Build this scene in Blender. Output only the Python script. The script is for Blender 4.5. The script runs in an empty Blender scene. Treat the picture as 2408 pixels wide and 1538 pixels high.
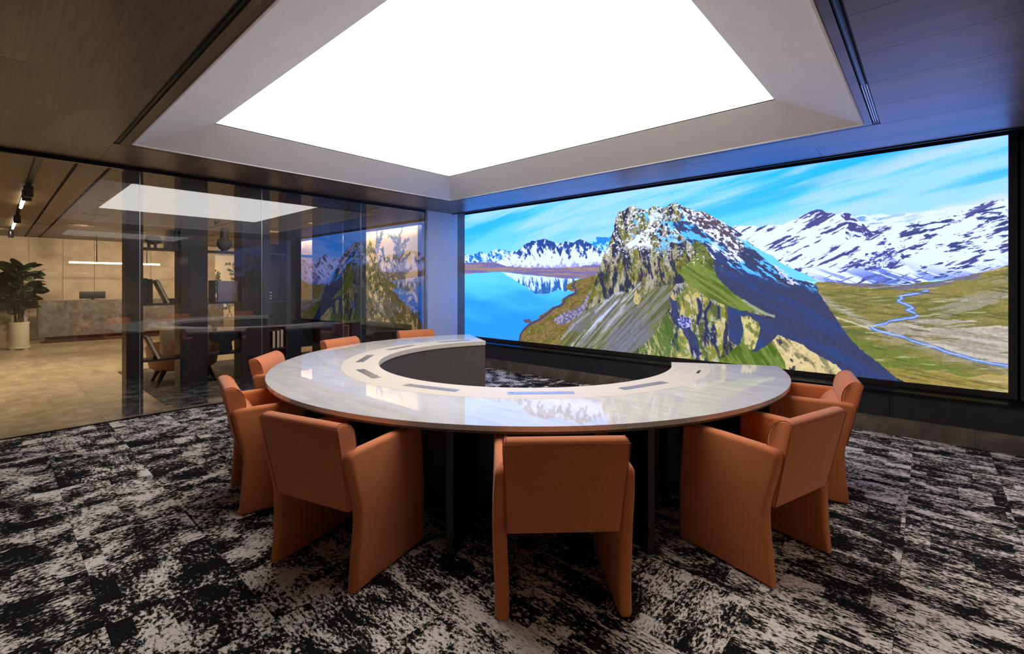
import bpy, bmesh, math, random
import numpy as np
from mathutils import Vector, Matrix

# ------------------------------------------------------------------ camera, light, exposure
scene = bpy.context.scene
COL = scene.collection
F_PX, W_PX, H_PX, HORIZON = 1097.4, 2408.0, 1538.0, 670.25
YAW = math.radians(41.83)
cam_d = bpy.data.cameras.new('camera')
cam_d.sensor_fit = 'HORIZONTAL'
cam_d.sensor_width = 36.0
cam_d.lens = 36.0 * F_PX / W_PX
cam_d.shift_y = (HORIZON - H_PX / 2) / W_PX
cam_d.clip_start = 0.05
cam = bpy.data.objects.new('camera', cam_d)
COL.objects.link(cam)
cam.location = (0, 0, 1.45)
cam.rotation_euler = (math.radians(90), 0, YAW)
scene.camera = cam

world = bpy.data.worlds.new('world')
scene.world = world
world.use_nodes = True
world.node_tree.nodes['Background'].inputs[0].default_value = (0.02, 0.02, 0.022, 1)
world.node_tree.nodes['Background'].inputs[1].default_value = 0.2

vs = scene.view_settings
vs.view_transform = 'Standard'
vs.look = 'None'
vs.gamma = 1.0
vs.use_curve_mapping = False
vs.exposure = 0.0

SKYLIGHT_STRENGTH = 3.7        # luminous ceiling
SCREEN_STRENGTH = 1.08         # video wall
COVE_STRENGTH = 120.0            # strip over the mural
SPOT_POWER = 320.0              # base watts of the beams, seen and added fittings alike

# ------------------------------------------------------------------ helpers
OFF = {}
def off(o):
    return OFF.get(o.name, Vector((0, 0, 0))) if o else Vector((0, 0, 0))

def tag(o, label=None, cat=None, group=None, kind=None):
    if label: o['label'] = label
    if cat: o['category'] = cat
    if group: o['group'] = group
    if kind: o['kind'] = kind
    return o

def thing(name, label, cat, loc=(0, 0, 0), rotz=0.0, group=None):
    o = bpy.data.objects.new(name, None)
    o.empty_display_size = 0.1
    COL.objects.link(o)
    o.location = loc
    o.rotation_euler = (0, 0, rotz)
    OFF[o.name] = Vector(loc)
    return tag(o, label, cat, group)

def fin(bm, name, m, parent=None, smooth=False, world=True, kind=None, autosm=None):
    """link a bmesh as one object; with world=True the coordinates are room coordinates"""
    if parent is not None and world:
        bmesh.ops.translate(bm, verts=bm.verts, vec=-off(parent))
    bmesh.ops.recalc_face_normals(bm, faces=bm.faces)
    me = bpy.data.meshes.new(name)
    bm.to_mesh(me); bm.free()
    if m is not None: me.materials.append(m)
    if smooth or autosm:
        me.polygons.foreach_set('use_smooth', [True] * len(me.polygons))
        if autosm: me.set_sharp_from_angle(angle=math.radians(autosm))
    o = bpy.data.objects.new(name, me)
    COL.objects.link(o)
    if parent is not None:
        o.parent = parent
        OFF[o.name] = off(parent)
    if kind: o['kind'] = kind
    return o

def bm_new(): return bmesh.new()

def bm_box(bm, x0, x1, y0, y1, z0, z1, bevel=0.0, seg=2):
    vs_ = [bm.verts.new(p) for p in ((x0,y0,z0),(x1,y0,z0),(x1,y1,z0),(x0,y1,z0),(x0,y0,z1),(x1,y0,z1),(x1,y1,z1),(x0,y1,z1))]
    fs = [bm.faces.new([vs_[i] for i in f]) for f in ((0,3,2,1),(4,5,6,7),(0,1,5,4),(1,2,6,5),(2,3,7,6),(3,0,4,7))]
    if bevel > 0:
        es = list({e for f in fs for e in f.edges})
        bmesh.ops.bevel(bm, geom=es, offset=bevel, segments=seg, profile=0.5, affect='EDGES')
    return vs_

def box(name, x0, x1, y0, y1, z0, z1, m, parent=None, bevel=0.0, world=True, kind=None, seg=2):
    bm = bm_new()
    bm_box(bm, x0, x1, y0, y1, z0, z1, bevel, seg)
    return fin(bm, name, m, parent, smooth=False, world=world, kind=kind, autosm=40 if bevel else None)

def bm_tube(bm, pts, r, seg=8, closed=False, cap=True):
    pts = [Vector(p) for p in pts]
    n = len(pts)
    rings = []
    up = Vector((0, 0, 1))
    for i, p in enumerate(pts):
        if closed:
            t = (pts[(i + 1) % n] - pts[(i - 1) % n]).normalized()
        else:
            t = (pts[min(i + 1, n - 1)] - pts[max(i - 1, 0)]).normalized()
        a = t.cross(up)
        if a.length < 1e-3: a = t.cross(Vector((1, 0, 0)))
        a.normalize(); b = a.cross(t)
        rr = r[i] if isinstance(r, (list, tuple)) else r
        rings.append([bm.verts.new(p + (a * math.cos(2 * math.pi * k / seg) + b * math.sin(2 * math.pi * k / seg)) * rr) for k in range(seg)])
    m_ = n if closed else n - 1
    for i in range(m_):
        A, B = rings[i], rings[(i + 1) % n]
        for k in range(seg):
            bm.faces.new((A[k], A[(k + 1) % seg], B[(k + 1) % seg], B[k]))
    if cap and not closed:
        bm.faces.new(rings[0][::-1]); bm.faces.new(rings[-1])

def bm_lathe(bm, prof, cx=0, cy=0, seg=24, cap=True):
    rings = []
    for r, z in prof:
        rings.append([bm.verts.new((cx + r * math.cos(2 * math.pi * k / seg), cy + r * math.sin(2 * math.pi * k / seg), z)) for k in range(seg)])
    for A, B in zip(rings, rings[1:]):
        for k in range(seg):
            bm.faces.new((A[k], A[(k + 1) % seg], B[(k + 1) % seg], B[k]))
    if cap:
        bm.faces.new(rings[0][::-1]); bm.faces.new(rings[-1])

def bm_prism(bm, poly, fn0, fn1):
    """poly in 2d; fn0/fn1 map a 2d point to both end faces"""
    a = [bm.verts.new(fn0(*p)) for p in poly]
    b = [bm.verts.new(fn1(*p)) for p in poly]
    n = len(poly)
    f0 = bm.faces.new(a[::-1]); f1 = bm.faces.new(b)
    for i in range(n):
        bm.faces.new((a[i], a[(i + 1) % n], b[(i + 1) % n], b[i]))
    return a, b, f0, f1

def bm_arc(bm, cx, cy, r0, r1, a0, a1, z0, z1, n, bevel=0.0, seg=2):
    """ring sector solid"""
    lo, hi = [], []
    for i in range(n + 1):
        t = math.radians(a0 + (a1 - a0) * i / n)
        c_, s_ = math.cos(t), math.sin(t)
        lo.append([bm.verts.new((cx + r * c_, cy + r * s_, z)) for r, z in ((r0, z0), (r1, z0), (r1, z1), (r0, z1))])
    for A, B in zip(lo, lo[1:]):
        for k in range(4):
            bm.faces.new((A[k], A[(k + 1) % 4], B[(k + 1) % 4], B[k]))
    bm.faces.new(lo[0][::-1]); bm.faces.new(lo[-1])
    if bevel:
        bmesh.ops.recalc_face_normals(bm, faces=bm.faces)
        es = [e for e in bm.edges if len(e.link_faces) == 2 and e.calc_face_angle(0) > 0.6]
        bmesh.ops.bevel(bm, geom=es, offset=bevel, segments=seg, profile=0.5, affect='EDGES')

def copy_tree(o, parent=None):
    c = o.copy()
    COL.objects.link(c)
    c.parent = parent
    OFF[c.name] = off(o)
    for ch in list(o.children):
        copy_tree(ch, c)
    return c

# ------------------------------------------------------------------ materials
def new_mat(name):
    m = bpy.data.materials.new(name)
    m.use_nodes = True
    nt = m.node_tree
    b = nt.nodes['Principled BSDF']
    return m, nt, b

def node(nt, typ, **kw):
    n = nt.nodes.new(typ)
    for k, v in kw.items():
        if k.startswith('i_'):
            key = k[2:]
            key = int(key) if key.isdigit() else key
            n.inputs[key].default_value = v
        else:
            setattr(n, k, v)
    return n

def srgb(r, g, b):
    f = lambda v: (v / 255) / 12.92 if v / 255 <= 0.04045 else ((v / 255 + 0.055) / 1.055) ** 2.4
    return (f(r), f(g), f(b), 1.0)

def plain(name, col, rough=0.5, metal=0.0, spec=0.5, noise=0.06, scale=12.0, bump=0.0, stretch=(1, 1, 1)):
    """slightly uneven one-colour material"""
    m, nt, b = new_mat(name)
    tc = node(nt, 'ShaderNodeTexCoord')
    mp = node(nt, 'ShaderNodeMapping'); mp.inputs['Scale'].default_value = stretch
    nz = node(nt, 'ShaderNodeTexNoise'); nz.inputs['Scale'].default_value = scale; nz.inputs['Detail'].default_value = 6
    nt.links.new(tc.outputs['Object'], mp.inputs['Vector']); nt.links.new(mp.outputs[0], nz.inputs['Vector'])
    rp = node(nt, 'ShaderNodeValToRGB')
    rp.color_ramp.elements[0].position = 0.3; rp.color_ramp.elements[1].position = 0.7
    rp.color_ramp.elements[0].color = (*[max(0, c * (1 - noise * 2)) for c in col[:3]], 1)
    rp.color_ramp.elements[1].color = (*[min(1, c * (1 + noise * 2)) for c in col[:3]], 1)
    nt.links.new(nz.outputs['Fac'], rp.inputs[0]); nt.links.new(rp.outputs[0], b.inputs['Base Color'])
    b.inputs['Roughness'].default_value = rough
    b.inputs['Metallic'].default_value = metal
    b.inputs['Specular IOR Level'].default_value = spec
    if bump:
        bp = node(nt, 'ShaderNodeBump'); bp.inputs['Strength'].default_value = bump; bp.inputs['Distance'].default_value = 0.002
        nt.links.new(nz.outputs['Fac'], bp.inputs['Height']); nt.links.new(bp.outputs[0], b.inputs['Normal'])
    return m

def emis(name, col, strength):
    m, nt, b = new_mat(name)
    b.inputs['Base Color'].default_value = (0.8, 0.8, 0.8, 1)
    b.inputs['Emission Color'].default_value = col
    b.inputs['Emission Strength'].default_value = strength
    return m

def wood_mat(name, c_dark, c_mid, c_light, rough=0.38, spec=0.5):
    m, nt, b = new_mat(name)
    geo = node(nt, 'ShaderNodeNewGeometry')
    oi = node(nt, 'ShaderNodeObjectInfo')
    off_ = node(nt, 'ShaderNodeVectorMath', operation='SCALE'); off_.inputs[0].default_value = (13.0, 7.0, 3.0)
    nt.links.new(oi.outputs['Random'], off_.inputs['Scale'])
    add = node(nt, 'ShaderNodeVectorMath', operation='ADD')
    nt.links.new(geo.outputs['Position'], add.inputs[0]); nt.links.new(off_.outputs[0], add.inputs[1])
    def layer(scx, scy, s, det, dist):
        mp = node(nt, 'ShaderNodeMapping'); mp.inputs['Scale'].default_value = (scx, scy, 1)
        nz = node(nt, 'ShaderNodeTexNoise'); nz.inputs['Scale'].default_value = s; nz.inputs['Detail'].default_value = det
        nz.inputs['Distortion'].default_value = dist
        nt.links.new(add.outputs[0], mp.inputs['Vector']); nt.links.new(mp.outputs[0], nz.inputs['Vector'])
        return nz
    broad = layer(0.35, 2.6, 1.5, 4, 0.6)
    fine = layer(1.2, 42.0, 2.2, 8, 0.3)
    pore = layer(5.0, 160.0, 2.0, 4, 0.0)
    mx = node(nt, 'ShaderNodeMath', operation='MULTIPLY_ADD'); mx.inputs[1].default_value = 0.55
    m2 = node(nt, 'ShaderNodeMath', operation='MULTIPLY'); m2.inputs[1].default_value = 0.45
    nt.links.new(fine.outputs['Fac'], m2.inputs[0])
    nt.links.new(broad.outputs['Fac'], mx.inputs[0]); nt.links.new(m2.outputs[0], mx.inputs[2])
    rp = node(nt, 'ShaderNodeValToRGB')
    rp.color_ramp.elements[0].position = 0.36; rp.color_ramp.elements[0].color = c_dark
    rp.color_ramp.elements[1].position = 0.64; rp.color_ramp.elements[1].color = c_light
    e = rp.color_ramp.elements.new(0.5); e.color = c_mid
    nt.links.new(mx.outputs[0], rp.inputs[0])
    mix = node(nt, 'ShaderNodeMix', data_type='RGBA', blend_type='MULTIPLY'); mix.inputs['Factor'].default_value = 0.35
    nt.links.new(rp.outputs[0], mix.inputs['A']); nt.links.new(pore.outputs['Color'], mix.inputs['B'])
    nt.links.new(mix.outputs['Result'], b.inputs['Base Color'])
    b.inputs['Roughness'].default_value = rough; b.inputs['Specular IOR Level'].default_value = spec
    bp = node(nt, 'ShaderNodeBump'); bp.inputs['Strength'].default_value = 0.12; bp.inputs['Distance'].default_value = 0.001
    nt.links.new(fine.outputs['Fac'], bp.inputs['Height']); nt.links.new(bp.outputs[0], b.inputs['Normal'])
    return m

def stone_mat(name, c0, c1, c2, scale=3.0, rough=0.6, spec=0.3, stretch=(1, 1, 1)):
    m, nt, b = new_mat(name)
    geo = node(nt, 'ShaderNodeNewGeometry')
    oi = node(nt, 'ShaderNodeObjectInfo')
    sc_ = node(nt, 'ShaderNodeVectorMath', operation='SCALE'); sc_.inputs[0].default_value = (9.0, 5.0, 4.0)
    nt.links.new(oi.outputs['Random'], sc_.inputs['Scale'])
    add = node(nt, 'ShaderNodeVectorMath', operation='ADD')
    nt.links.new(geo.outputs['Position'], add.inputs[0]); nt.links.new(sc_.outputs[0], add.inputs[1])
    mp = node(nt, 'ShaderNodeMapping'); mp.inputs['Scale'].default_value = stretch
    nt.links.new(add.outputs[0], mp.inputs['Vector'])
    n1 = node(nt, 'ShaderNodeTexNoise'); n1.inputs['Scale'].default_value = scale; n1.inputs['Detail'].default_value = 10; n1.inputs['Roughness'].default_value = 0.65; n1.inputs['Distortion'].default_value = 0.5
    nt.links.new(mp.outputs[0], n1.inputs['Vector'])
    rp = node(nt, 'ShaderNodeValToRGB')
    rp.color_ramp.elements[0].position = 0.33; rp.color_ramp.elements[0].color = c0
    rp.color_ramp.elements[1].position = 0.68; rp.color_ramp.elements[1].color = c2
    e = rp.color_ramp.elements.new(0.5); e.color = c1
    nt.links.new(n1.outputs['Fac'], rp.inputs[0]); nt.links.new(rp.outputs[0], b.inputs['Base Color'])
    b.inputs['Roughness'].default_value = rough; b.inputs['Specular IOR Level'].default_value = spec
    return m

def marble_mat(name):
    m, nt, b = new_mat(name)
    geo = node(nt, 'ShaderNodeNewGeometry')
    oi = node(nt, 'ShaderNodeObjectInfo')
    sc_ = node(nt, 'ShaderNodeVectorMath', operation='SCALE'); sc_.inputs[0].default_value = (0.0, 0.0, 0.0)
    nt.links.new(oi.outputs['Random'], sc_.inputs['Scale'])
    add = node(nt, 'ShaderNodeVectorMath', operation='ADD')
    nt.links.new(geo.outputs['Position'], add.inputs[0]); nt.links.new(sc_.outputs[0], add.inputs[1])
    rot = node(nt, 'ShaderNodeMapping'); rot.inputs['Rotation'].default_value = (0, 0, math.radians(-38)); rot.inputs['Scale'].default_value = (1.0, 5.5, 1)
    nt.links.new(add.outputs[0], rot.inputs['Vector'])
    n1 = node(nt, 'ShaderNodeTexNoise'); n1.inputs['Scale'].default_value = 2.2; n1.inputs['Detail'].default_value = 9; n1.inputs['Distortion'].default_value = 0.8
    nt.links.new(rot.outputs[0], n1.inputs['Vector'])
    r1 = node(nt, 'ShaderNodeValToRGB')
    r1.color_ramp.elements[0].position = 0.30; r1.color_ramp.elements[0].color = srgb(202, 198, 196)
    r1.color_ramp.elements[1].position = 0.66; r1.color_ramp.elements[1].color = srgb(222, 217, 211)
    nt.links.new(n1.outputs['Fac'], r1.inputs[0])
    n2 = node(nt, 'ShaderNodeTexNoise'); n2.inputs['Scale'].default_value = 16.0; n2.inputs['Detail'].default_value = 10; n2.inputs['Roughness'].default_value = 0.7; n2.inputs['Distortion'].default_value = 1.2
    nt.links.new(rot.outputs[0], n2.inputs['Vector'])
    r2 = node(nt, 'ShaderNodeValToRGB')
    r2.color_ramp.elements[0].position = 0.27; r2.color_ramp.elements[0].color = (0.35, 0.34, 0.34, 1)
    r2.color_ramp.elements[1].position = 0.385; r2.color_ramp.elements[1].color = (1, 1, 1, 1)
    nt.links.new(n2.outputs['Fac'], r2.inputs[0])
    mix = node(nt, 'ShaderNodeMix', data_type='RGBA', blend_type='MULTIPLY'); mix.inputs['Factor'].default_value = 0.85
    nt.links.new(r1.outputs[0], mix.inputs['A']); nt.links.new(r2.outputs[0], mix.inputs['B'])
    nt.links.new(mix.outputs['Result'], b.inputs['Base Color'])
    b.inputs['Roughness'].default_value = 0.02; b.inputs['Specular IOR Level'].default_value = 0.6
    return m

def glass_mat(name, r0=0.085, tint=(0.95, 0.955, 0.965, 1)):
    """clear pane: transmission plus mirror reflection rising towards grazing angles"""
    m = bpy.data.materials.new(name); m.use_nodes = True
    nt = m.node_tree; nt.nodes.clear()
    out = node(nt, 'ShaderNodeOutputMaterial')
    tr = node(nt, 'ShaderNodeBsdfTransparent'); tr.inputs[0].default_value = tint
    gl = node(nt, 'ShaderNodeBsdfGlossy'); gl.inputs['Roughness'].default_value = 0.0; gl.inputs['Color'].default_value = (1, 1, 1, 1)
    lw = node(nt, 'ShaderNodeLayerWeight'); lw.inputs['Blend'].default_value = 0.5
    pw = node(nt, 'ShaderNodeMath', operation='POWER'); pw.inputs[1].default_value = 5.0
    ma = node(nt, 'ShaderNodeMath', operation='MULTIPLY_ADD'); ma.inputs[1].default_value = 1 - r0; ma.inputs[2].default_value = r0
    mx = node(nt, 'ShaderNodeMixShader')
    nt.links.new(lw.outputs['Facing'], pw.inputs[0]); nt.links.new(pw.outputs[0], ma.inputs[0]); nt.links.new(ma.outputs[0], mx.inputs[0])
    nt.links.new(tr.outputs[0], mx.inputs[1]); nt.links.new(gl.outputs[0], mx.inputs[2]); nt.links.new(mx.outputs[0], out.inputs[0])
    return m

def carpet_mat(name, aniso, streak_w, patch_y):
    m, nt, b = new_mat(name)
    tc = node(nt, 'ShaderNodeTexCoord'); oi = node(nt, 'ShaderNodeObjectInfo')
    sc_ = node(nt, 'ShaderNodeVectorMath', operation='SCALE'); sc_.inputs[0].default_value = (37.0, 23.0, 0.0)
    nt.links.new(oi.outputs['Random'], sc_.inputs['Scale'])
    add = node(nt, 'ShaderNodeVectorMath', operation='ADD')
    nt.links.new(tc.outputs['Object'], add.inputs[0]); nt.links.new(sc_.outputs[0], add.inputs[1])
    def nz(sx, sy, s, det, rough=0.5, dist=0.0):
        mp = node(nt, 'ShaderNodeMapping'); mp.inputs['Scale'].default_value = (sx, sy, 1)
        n = node(nt, 'ShaderNodeTexNoise'); n.inputs['Scale'].default_value = s; n.inputs['Detail'].default_value = det; n.inputs['Roughness'].default_value = rough; n.inputs['Distortion'].default_value = dist
        nt.links.new(add.outputs[0], mp.inputs['Vector']); nt.links.new(mp.outputs[0], n.inputs['Vector'])
        return n.outputs['Fac']
    speck = nz(1.0, aniso, 40.0, 6, 0.70, 0.3)
    patch = nz(1.0, patch_y, 4.6, 3, 0.6, 0.6)
    streak = nz(0.6, 9.0, 5.0, 3, 0.5, 0.2)
    # worn rectangles: patch tone stepping on a coarse grid, different in each tile
    sn = node(nt, 'ShaderNodeVectorMath', operation='SNAP'); sn.inputs[1].default_value = (0.17, 0.125, 1.0)
    nt.links.new(add.outputs[0], sn.inputs[0])
    wn = node(nt, 'ShaderNodeTexWhiteNoise'); wn.noise_dimensions = '3D'
    nt.links.new(sn.outputs[0], wn.inputs['Vector'])
    def madd(a, k, c):
        n = node(nt, 'ShaderNodeMath', operation='MULTIPLY_ADD'); n.inputs[1].default_value = k
        nt.links.new(a, n.inputs[0])
        if isinstance(c, float): n.inputs[2].default_value = c
        else: nt.links.new(c, n.inputs[2])
        return n.outputs[0]
    v = madd(speck, 1.45, -0.875 - 0.5 * streak_w)
    v = madd(patch, 0.98, v)
    v = madd(streak, streak_w, v)
    v = madd(wn.outputs['Value'], 0.19, v)
    v = madd(oi.outputs['Random'], 0.06, v)
    rp = node(nt, 'ShaderNodeValToRGB')
    els = rp.color_ramp.elements
    els[0].position = 0.40; els[0].color = srgb(22, 21, 22)
    els[1].position = 0.62; els[1].color = srgb(236, 226, 218)
    e = els.new(0.485); e.color = srgb(46, 41, 38)
    e = els.new(0.515); e.color = srgb(168, 156, 147)
    nt.links.new(v, rp.inputs[0])
    nt.links.new(rp.outputs[0], b.inputs['Base Color'])
    b.inputs['Roughness'].default_value = 0.95; b.inputs['Specular IOR Level'].default_value = 0.1
    pile = nz(1, 1, 420.0, 2)
    bp = node(nt, 'ShaderNodeBump'); bp.inputs['Strength'].default_value = 0.5; bp.inputs['Distance'].default_value = 0.003
    nt.links.new(pile, bp.inputs['Height']); nt.links.new(bp.outputs[0], b.inputs['Normal'])
    return m

def fabric_mat(name, col, col2):
    m, nt, b = new_mat(name)
    tc = node(nt, 'ShaderNodeTexCoord')
    n1 = node(nt, 'ShaderNodeTexNoise'); n1.inputs['Scale'].default_value = 260.0; n1.inputs['Detail'].default_value = 3
    n2 = node(nt, 'ShaderNodeTexNoise'); n2.inputs['Scale'].default_value = 5.0; n2.inputs['Detail'].default_value = 3
    nt.links.new(tc.outputs['Object'], n1.inputs['Vector']); nt.links.new(tc.outputs['Object'], n2.inputs['Vector'])
    av = node(nt, 'ShaderNodeMath', operation='MULTIPLY_ADD'); av.inputs[1].default_value = 0.35
    nt.links.new(n2.outputs['Fac'], av.inputs[0])
    h = node(nt, 'ShaderNodeMath', operation='MULTIPLY'); h.inputs[1].default_value = 0.65
    nt.links.new(n1.outputs['Fac'], h.inputs[0]); nt.links.new(h.outputs[0], av.inputs[2])
    rp = node(nt, 'ShaderNodeValToRGB')
    rp.color_ramp.elements[0].position = 0.3; rp.color_ramp.elements[0].color = col2
    rp.color_ramp.elements[1].position = 0.7; rp.color_ramp.elements[1].color = col
    nt.links.new(av.outputs[0], rp.inputs[0]); nt.links.new(rp.outputs[0], b.inputs['Base Color'])
    b.inputs['Roughness'].default_value = 0.85; b.inputs['Specular IOR Level'].default_value = 0.25
    b.inputs['Sheen Weight'].default_value = 0.25; b.inputs['Sheen Roughness'].default_value = 0.5
    bp = node(nt, 'ShaderNodeBump'); bp.inputs['Strength'].default_value = 0.15; bp.inputs['Distance'].default_value = 0.001
    nt.links.new(n1.outputs['Fac'], bp.inputs['Height']); nt.links.new(bp.outputs[0], b.inputs['Normal'])
    return m

M = dict(
    wood=wood_mat('dark_oak_veneer', srgb(80, 62, 48), srgb(112, 88, 69), srgb(138, 111, 89), rough=0.36, spec=0.6),
    lwood=wood_mat('lounge_oak_veneer', srgb(96, 75, 55), srgb(122, 98, 74), srgb(144, 118, 92), rough=0.45, spec=0.4),
    black=plain('matt_black', (0.006, 0.006, 0.007, 1), 0.5),
    blackmetal=plain('black_metal', (0.012, 0.012, 0.014, 1), 0.28, 0.6),
    charcoal=plain('charcoal_lacquer', (0.016, 0.016, 0.018, 1), 0.42, noise=0.1),
    bronze=plain('dark_bronze', (0.022, 0.018, 0.016, 1), 0.35, 0.3, noise=0.1),
    trimbrown=plain('bronze_trim', srgb(120, 104, 90), 0.5, 0.0),
    brass=plain('champagne_profile', srgb(176, 160, 140), 0.35, 0.5),
    plaster=plain('white_plaster', srgb(234, 229, 224), 0.8, noise=0.015, scale=6, bump=0.05),
    column=plain('pale_plaster', srgb(206, 200, 198), 0.7, noise=0.02, scale=14, bump=0.1),
    backwall=stone_mat('brown_limestone', srgb(150, 134, 114), srgb(166, 149, 128), srgb(180, 163, 141), 2.4, 0.7),
    darkwall=plain('dark_wall', srgb(72, 66, 62), 0.6, noise=0.05),
    marble=marble_mat('carrara_marble'),
    ivory=plain('ivory_solid_surface', srgb(210, 198, 183), 0.45, spec=0.35, noise=0.01),
    greystone=stone_mat('grey_brown_marble', srgb(66, 58, 52), srgb(92, 82, 73), srgb(120, 108, 97), 4.0, 0.45),
    panelgrey=plain('table_panel_grey', srgb(84, 77, 72), 0.5, noise=0.08, scale=60),
    fabric=fabric_mat('orange_wool', srgb(218, 132, 80), srgb(196, 108, 60)),
    piping=plain('brown_piping', srgb(168, 84, 44), 0.8),
    carpet=carpet_mat('tufted_carpet_speckled', 1.35, 0.0, 1.0), carpet2=carpet_mat('tufted_carpet_streaked', 2.2, 0.40, 2.0),
    alu=plain('brushed_aluminium', (0.66, 0.65, 0.64, 1), 0.30, 0.9, noise=0.1, scale=30, stretch=(1, 30, 1)),
    darkalu=plain('anodised_grey', (0.10, 0.10, 0.11, 1), 0.35, 0.7, noise=0.1),
    glass=glass_mat('partition_glass'),
    limestone=stone_mat('beige_limestone', srgb(158, 138, 112), srgb(176, 156, 128), srgb(190, 170, 142), 2.4, 0.7),
    floorstone=stone_mat('warm_floor_stone', srgb(146, 126, 96), srgb(168, 148, 114), srgb(186, 166, 132), 1.6, 0.30, 0.45, (1, 2.5, 1)),
    deskstone=stone_mat('desk_grey_stone', srgb(84, 76, 70), srgb(112, 102, 93), srgb(138, 127, 115), 7.0, 0.4),
    reddark=plain('dark_red_plinth', srgb(70, 40, 32), 0.5),
    pot=plain('white_pot', srgb(214, 202, 180), 0.5, noise=0.03),
    leaf=plain('fig_leaf', srgb(38, 66, 30), 0.35, noise=0.3, scale=4),
    bark=plain('bark', srgb(70, 56, 42), 0.8, noise=0.2),
    soil=plain('soil', srgb(40, 32, 26), 0.95, noise=0.2, scale=60),
    leather=plain('tan_leather', srgb(168, 116, 88), 0.5, noise=0.05),
    cream=fabric_mat('cream_boucle', srgb(206, 190, 164), srgb(180, 162, 136)),
    rug=stone_mat('mottled_rug', srgb(58, 50, 44), srgb(88, 78, 68), srgb(118, 106, 92), 3.0, 0.95, 0.1),
    clay=plain('grey_clay', srgb(120, 108, 98), 0.6, noise=0.08),
    page=plain('book_pages', srgb(216, 196, 156), 0.8),
    navy=plain('navy_cover', srgb(26, 28, 52), 0.35),
    bookbeige=stone_mat('marbled_cover', srgb(140, 122, 104), srgb(160, 142, 122), srgb(174, 156, 136), 8.0, 0.6),
    lamp=emis('warm_lamp', (1.0, 0.86, 0.62, 1), 9.0),
    cove=emis('cove_lamp', (1.0, 0.86, 0.64, 1), COVE_STRENGTH),
    skylight=emis('luminous_ceiling', (1.0, 0.975, 0.94, 1), SKYLIGHT_STRENGTH),
    sofa=fabric_mat('grey_sofa', srgb(70, 66, 62), srgb(54, 50, 47)),
)

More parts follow.
